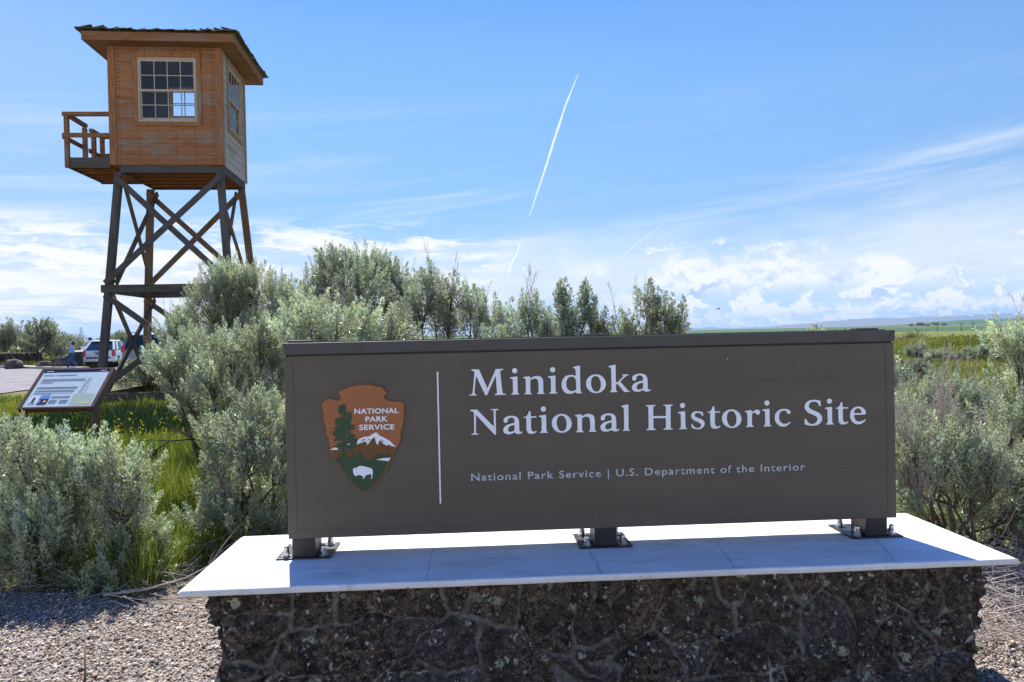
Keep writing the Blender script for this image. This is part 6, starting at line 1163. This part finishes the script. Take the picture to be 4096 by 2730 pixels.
JM = dict(pelvis=(0, 0, .93), waist=(.01, 0, 1.08), chest=(.04, 0, 1.30), neck=(.07, 0, 1.47), jaw=(.09, 0, 1.53), head=(.09, 0, 1.61), crown=(.08, 0, 1.65), nose=(.185, 0, 1.60), hipL=(0, .09, .89), kneeL=(.02, .11, .50), ankL=(.0, .12, .09), toeL=(.14, .14, .045), hipR=(0, -.09, .89), kneeR=(.02, -.11, .50), ankR=(.0, -.12, .09), toeR=(.14, -.14, .045),
          shoL=(.04, .19, 1.40), elbL=(.08, .30, 1.14), wriL=(.26, .20, 1.05), shoR=(.04, -.19, 1.40), elbR=(.08, -.30, 1.14), wriR=(.26, -.20, 1.05))
def hair_m(root, J):
    skin_obj('cap', [(.085, 0, 1.675, .082), (.05, 0, 1.655, .09), (.16, 0, 1.655, .05)], [(0, 1), (0, 2)], capm, root); skin_obj('hair', [(.03, 0, 1.585, .07), (.025, 0, 1.55, .055)], [(0, 1)], hair_c, root)
Ym = 47.0
person((px_at(359, Ym), Ym, 0), R(100), JM, dict(skin=skin_c, shirt=beige, trousers=simple('khaki_trousers', (.20, .16, .11), .85), shoe=shoe_c), 'man in a dark cap and beige shirt seen from behind, reading a panel', hair_m, 1.74)
# the panel he reads, and the dark pedestal
w2 = empty('interpretive_sign', (px_at(322, 44.5), 44.5, 0), R(28), 'far brown framed information panel in front of the man in the cap', 'sign'); mb = MB()
fr_ = lambda x0, x1, q0, q1, n0, n1, mb_: mb_.add([(x, q * .80 * .62 - n * .78, .72 + q * .80 * .78 * .8 + n * .62) for n in (n0, n1) for (x, q) in ((x0, q0), (x1, q0), (x1, q1), (x0, q1))], [(0, 3, 2, 1), (4, 5, 6, 7), (0, 1, 5, 4), (1, 2, 6, 5), (2, 3, 7, 6), (3, 0, 4, 7)])
fr_(0, 1.1, 0, 1, 0, .02, mb); mb.build('graphic_panel', gp, w2)
for x0, x1 in ((-.06, -.001), (1.101, 1.16)): mb = MB(); fr_(x0, x1, -.04, 1.04, -.08, .03, mb); mb.build('side_arm', corten, w2)
for x0 in (-.06, 1.10): mb = MB(); mb.box((x0, .06, 0), (x0 + .06, .16, .74)); mb.build('post', corten, w2)
pd = empty('display_pedestal', (px_at(313, 40.9), 40.9, 0), R(20), 'dark box pedestal with a pale sloping top, right beside the walking woman', 'pedestal'); mb = MB(); mb.box((-.2, -.2, 0), (.2, .2, .93)); mb.build('body', simple('dark_metal', (.018, .016, .018), .5, var=.2), pd, bevel=.01); mb = MB(); mb.add([(-.23, -.23, .935), (.23, -.23, .935), (.23, .23, 1.0), (-.23, .23, 1.0), (-.23, -.23, .965), (.23, -.23, .965), (.23, .23, 1.03), (-.23, .23, 1.03)], [(0, 3, 2, 1), (4, 5, 6, 7), (0, 1, 5, 4), (1, 2, 6, 5), (2, 3, 7, 6), (3, 0, 4, 7)]); mb.build('top_plate', concrete, pd)

# ------------------------------------------------------------------ parked cars (seen from the rear)
tyre_m = simple('tyre', (.016, .016, .017), .85); alloy = simple('alloy', (.45, .45, .46), .35, metal=.9); dark_glass = simple('tinted_glass', (.012, .018, .022), .06, spec=.7); red_l = simple('tail_lamp_red', (.45, .012, .02), .2); trim_b = simple('black_plastic', (.014, .015, .017), .6); plate_m = simple('licence_plate', (.12, .20, .42), .4, var=.2, scale=20)
def paint(name, c): 
    m, T, b = mat_new(name); b.inputs['Base Color'].default_value = (*c, 1); b.inputs['Roughness'].default_value = .3; b.inputs['Coat Weight'].default_value = .7; b.inputs['Coat Roughness'].default_value = .06; return m
def loft(mb, rings):
    n = len(rings[0]); V = [p for r in rings for p in r]; F = [(i * n + k, i * n + (k + 1) % n, (i + 1) * n + (k + 1) % n, (i + 1) * n + k) for i in range(len(rings) - 1) for k in range(n)]; mb.add(V, F + [tuple(range(n))[::-1], tuple((len(rings) - 1) * n + k for k in range(n))])
def ring(x0, x1, zb, zt, wb, wt, r=.08):
    """one cross-section; the bottom sits at x0 and the top at x1"""
    P = []
    for (y, z, x) in ((-wb + r, zb, x0), (wb - r, zb, x0), (wb, zb + r, x0), (wt + (wb - wt) * .15, zt - r, x1), (wt - r, zt, x1), (-wt + r, zt, x1), (-wt - (wb - wt) * .15, zt - r, x1), (-wb, zb + r, x0)): P.append((x, y, z))
    return P
def car(loc, rz, body_m, roof_m, label, L, Wd, belt, Hh, rails, rear_slope, lamp):
    c = empty('parked_car', loc, rz, label, 'car'); w = Wd / 2
    mb = MB(); loft(mb, [ring(.02, .06, .34, belt - .05, w * .94, w * .90), ring(.12, .13, .26, belt, w * .99, w * .95), ring(1.0, 1.0, .24, belt, w, w * .96), ring(L * .62, L * .62, .24, belt - .01, w, w * .96), ring(L * .80, L * .78, .24, belt - .06, w, w * .93), ring(L * .95, L * .93, .26, belt - .17, w * .96, w * .86), ring(L, L - .04, .34, belt - .26, w * .86, w * .76)]); body = mb.build('body', body_m, c, smooth=False, bevel=.03)
    g0 = .10; mb = MB(); loft(mb, [ring(g0, g0 + rear_slope, belt - .03, Hh - .07, w * .93, w * .67, .05), ring(g0 + .5, g0 + rear_slope + .35, belt - .03, Hh - .055, w * .94, w * .71, .05), ring(L * .50, L * .44, belt - .03, Hh - .055, w * .94, w * .77, .05), ring(L * .70, L * .54, belt - .05, Hh - .10, w * .92, w * .74, .05)]); mb.build('greenhouse', dark_glass, c, bevel=.02)
    rs_ = rear_slope; mb = MB(); loft(mb, [ring(g0 + rs_ - .10, g0 + rs_ - .08, Hh - .095, Hh - .045, w * .70, w * .62, .02), ring(g0 + rs_ + .3, g0 + rs_ + .3, Hh - .09, Hh, w * .75, w * .66, .03), ring(L * .42, L * .42, Hh - .09, Hh, w * .80, w * .72, .03), ring(L * .56, L * .55, Hh - .13, Hh - .07, w * .77, w * .70, .02)]); mb.build('roof', roof_m, c, bevel=.015)
    for s_ in (-1, 1):
        mb = MB(); mb.beam((g0 - .01, s_ * w * .90, belt - .03), (g0 + rs_ - .02, s_ * w * .69, Hh - .07), .10, .07, up=(1, 0, .3)); mb.beam((g0 + .55, s_ * w * .945, belt - .03), (g0 + rs_ + .42, s_ * w * .735, Hh - .07), .04, .12, up=(1, 0, .3)); mb.beam((L * .40, s_ * w * .95, belt - .03), (L * .37, s_ * w * .785, Hh - .07), .04, .09, up=(1, 0, 0)); mb.build('pillar', body_m, c, bevel=.012)
        z0, z1 = lamp; mb = MB(); mb.add([(-.005 + .02, s_ * w * .99, z0), (.012, s_ * w * .80, z0), (.03, s_ * w * .78, z1), (.05, s_ * w * .93, z1), (.20, s_ * w * .998, z0), (.22, s_ * w * .97, z1)], [(0, 1, 2, 3), (0, 3, 5, 4), (1, 0, 4), (2, 5, 3), (1, 4, 5, 2)]); mb.build('tail_light', red_l, c)
        mb = MB(); mb.box((L * .52, s_ * (w + .01), belt - .02), (L * .55, s_ * (w + .19), belt + .12)); mb.build('wing_mirror', body_m, c, bevel=.02)
        if rails: mb = MB(); mb.tube([(g0 + rs_ + .15, s_ * w * .66, Hh + .0), (g0 + rs_ + .25, s_ * w * .66, Hh + .055), (L * .42, s_ * w * .66, Hh + .055), (L * .46, s_ * w * .66, Hh)], .018, 6); mb.build('roof_rail', trim_b, c)
        for xx in (.78, L - .85):
            mb = MB(); wn = s_ * (w - .10); mb.tube([(xx, wn - .10, .33), (xx, wn - .085, .33), (xx, wn + .085, .33), (xx, wn + .10, .33)], [.28, .33, .33, .28], 20); wh = mb.build('wheel', tyre_m, c); mb = MB(); mb.tube([(xx, wn + s_ * .1005, .33), (xx, wn + s_ * .108, .33)], [.21, .19], 14); mb.build('rim', alloy, wh)
    mb = MB(); loft(mb, [ring(-.09, -.07, .33, .52, w * .90, w * .90, .05), ring(.03, .03, .30, .55, w * 1.0, w * .99, .05), ring(.16, .16, .30, .54, w * 1.005, w * 1.0, .05)]); bmp = mb.build('rear_bumper', body_m, c, bevel=.02); mb = MB(); mb.box((-.102, -w * .72, .50), (-.03, w * .72, .575)); mb.build('bumper_step', trim_b, bmp)
    mb = MB(); mb.box((-.06, -w * .8, .22), (.3, w * .8, .33)); mb.build('rear_valance', trim_b, c)
    mb = MB(); mb.box((.015, -.17, .70), (.034, .17, .83)); mb.build('licence_plate', plate_m, c); mb = MB(); mb.box((.012, -.30, .85), (.05, .30, .875)); mb.build('hatch_handle', trim_b, c)
    mb = MB(); mb.beam((g0 + .045, .02, belt + .035), (g0 + .06, -.42, belt + .075), .03, .02); mb.build('rear_wiper', trim_b, c)
    return c
def at_px(px, Y): return px_at(px, Y)
Yc = 42.0; car((px_at(393, Yc), Yc, .035), R(104), paint('white_paint', (.80, .82, .84)), paint('white_roof', (.80, .82, .84)), 'white estate car with dark roof bars, parked with its tail towards the tower leg', 4.5, 1.72, .97, 1.55, True, .74, (.60, 1.0))
Yc = 35.2; car((px_at(568, Yc), Yc, .035), R(106), paint('blue_grey_paint', (.075, .11, .17)), paint('silver_roof', (.50, .54, .60)), 'blue grey people carrier with a pale roof, half hidden behind brown bushes', 4.8, 1.90, 1.08, 1.80, True, .40, (.92, 1.22))

# ------------------------------------------------------------------ air
def haze():
    m = bpy.data.materials.new('haze_air'); m.use_nodes = True; T = NT(m.node_tree); T.n.remove(T.n['Principled BSDF']); v = T.new('ShaderNodeVolumePrincipled')
    v.inputs['Color'].default_value = (.40, .62, 1.0, 1); v.inputs['Density'].default_value = HAZE_DENSITY; v.inputs['Anisotropy'].default_value = .1; T.link(v.outputs[0], T.n['Material Output'].inputs['Volume'])
    mb = MB(); mb.box((-11000, -300, -40), (13000, 10500, 190)); o = mb.build('haze', m); tag(o, 'pale blue haze over the distant plain', 'haze', kind='stuff')
HAZE_DENSITY = 7.5e-5
haze()
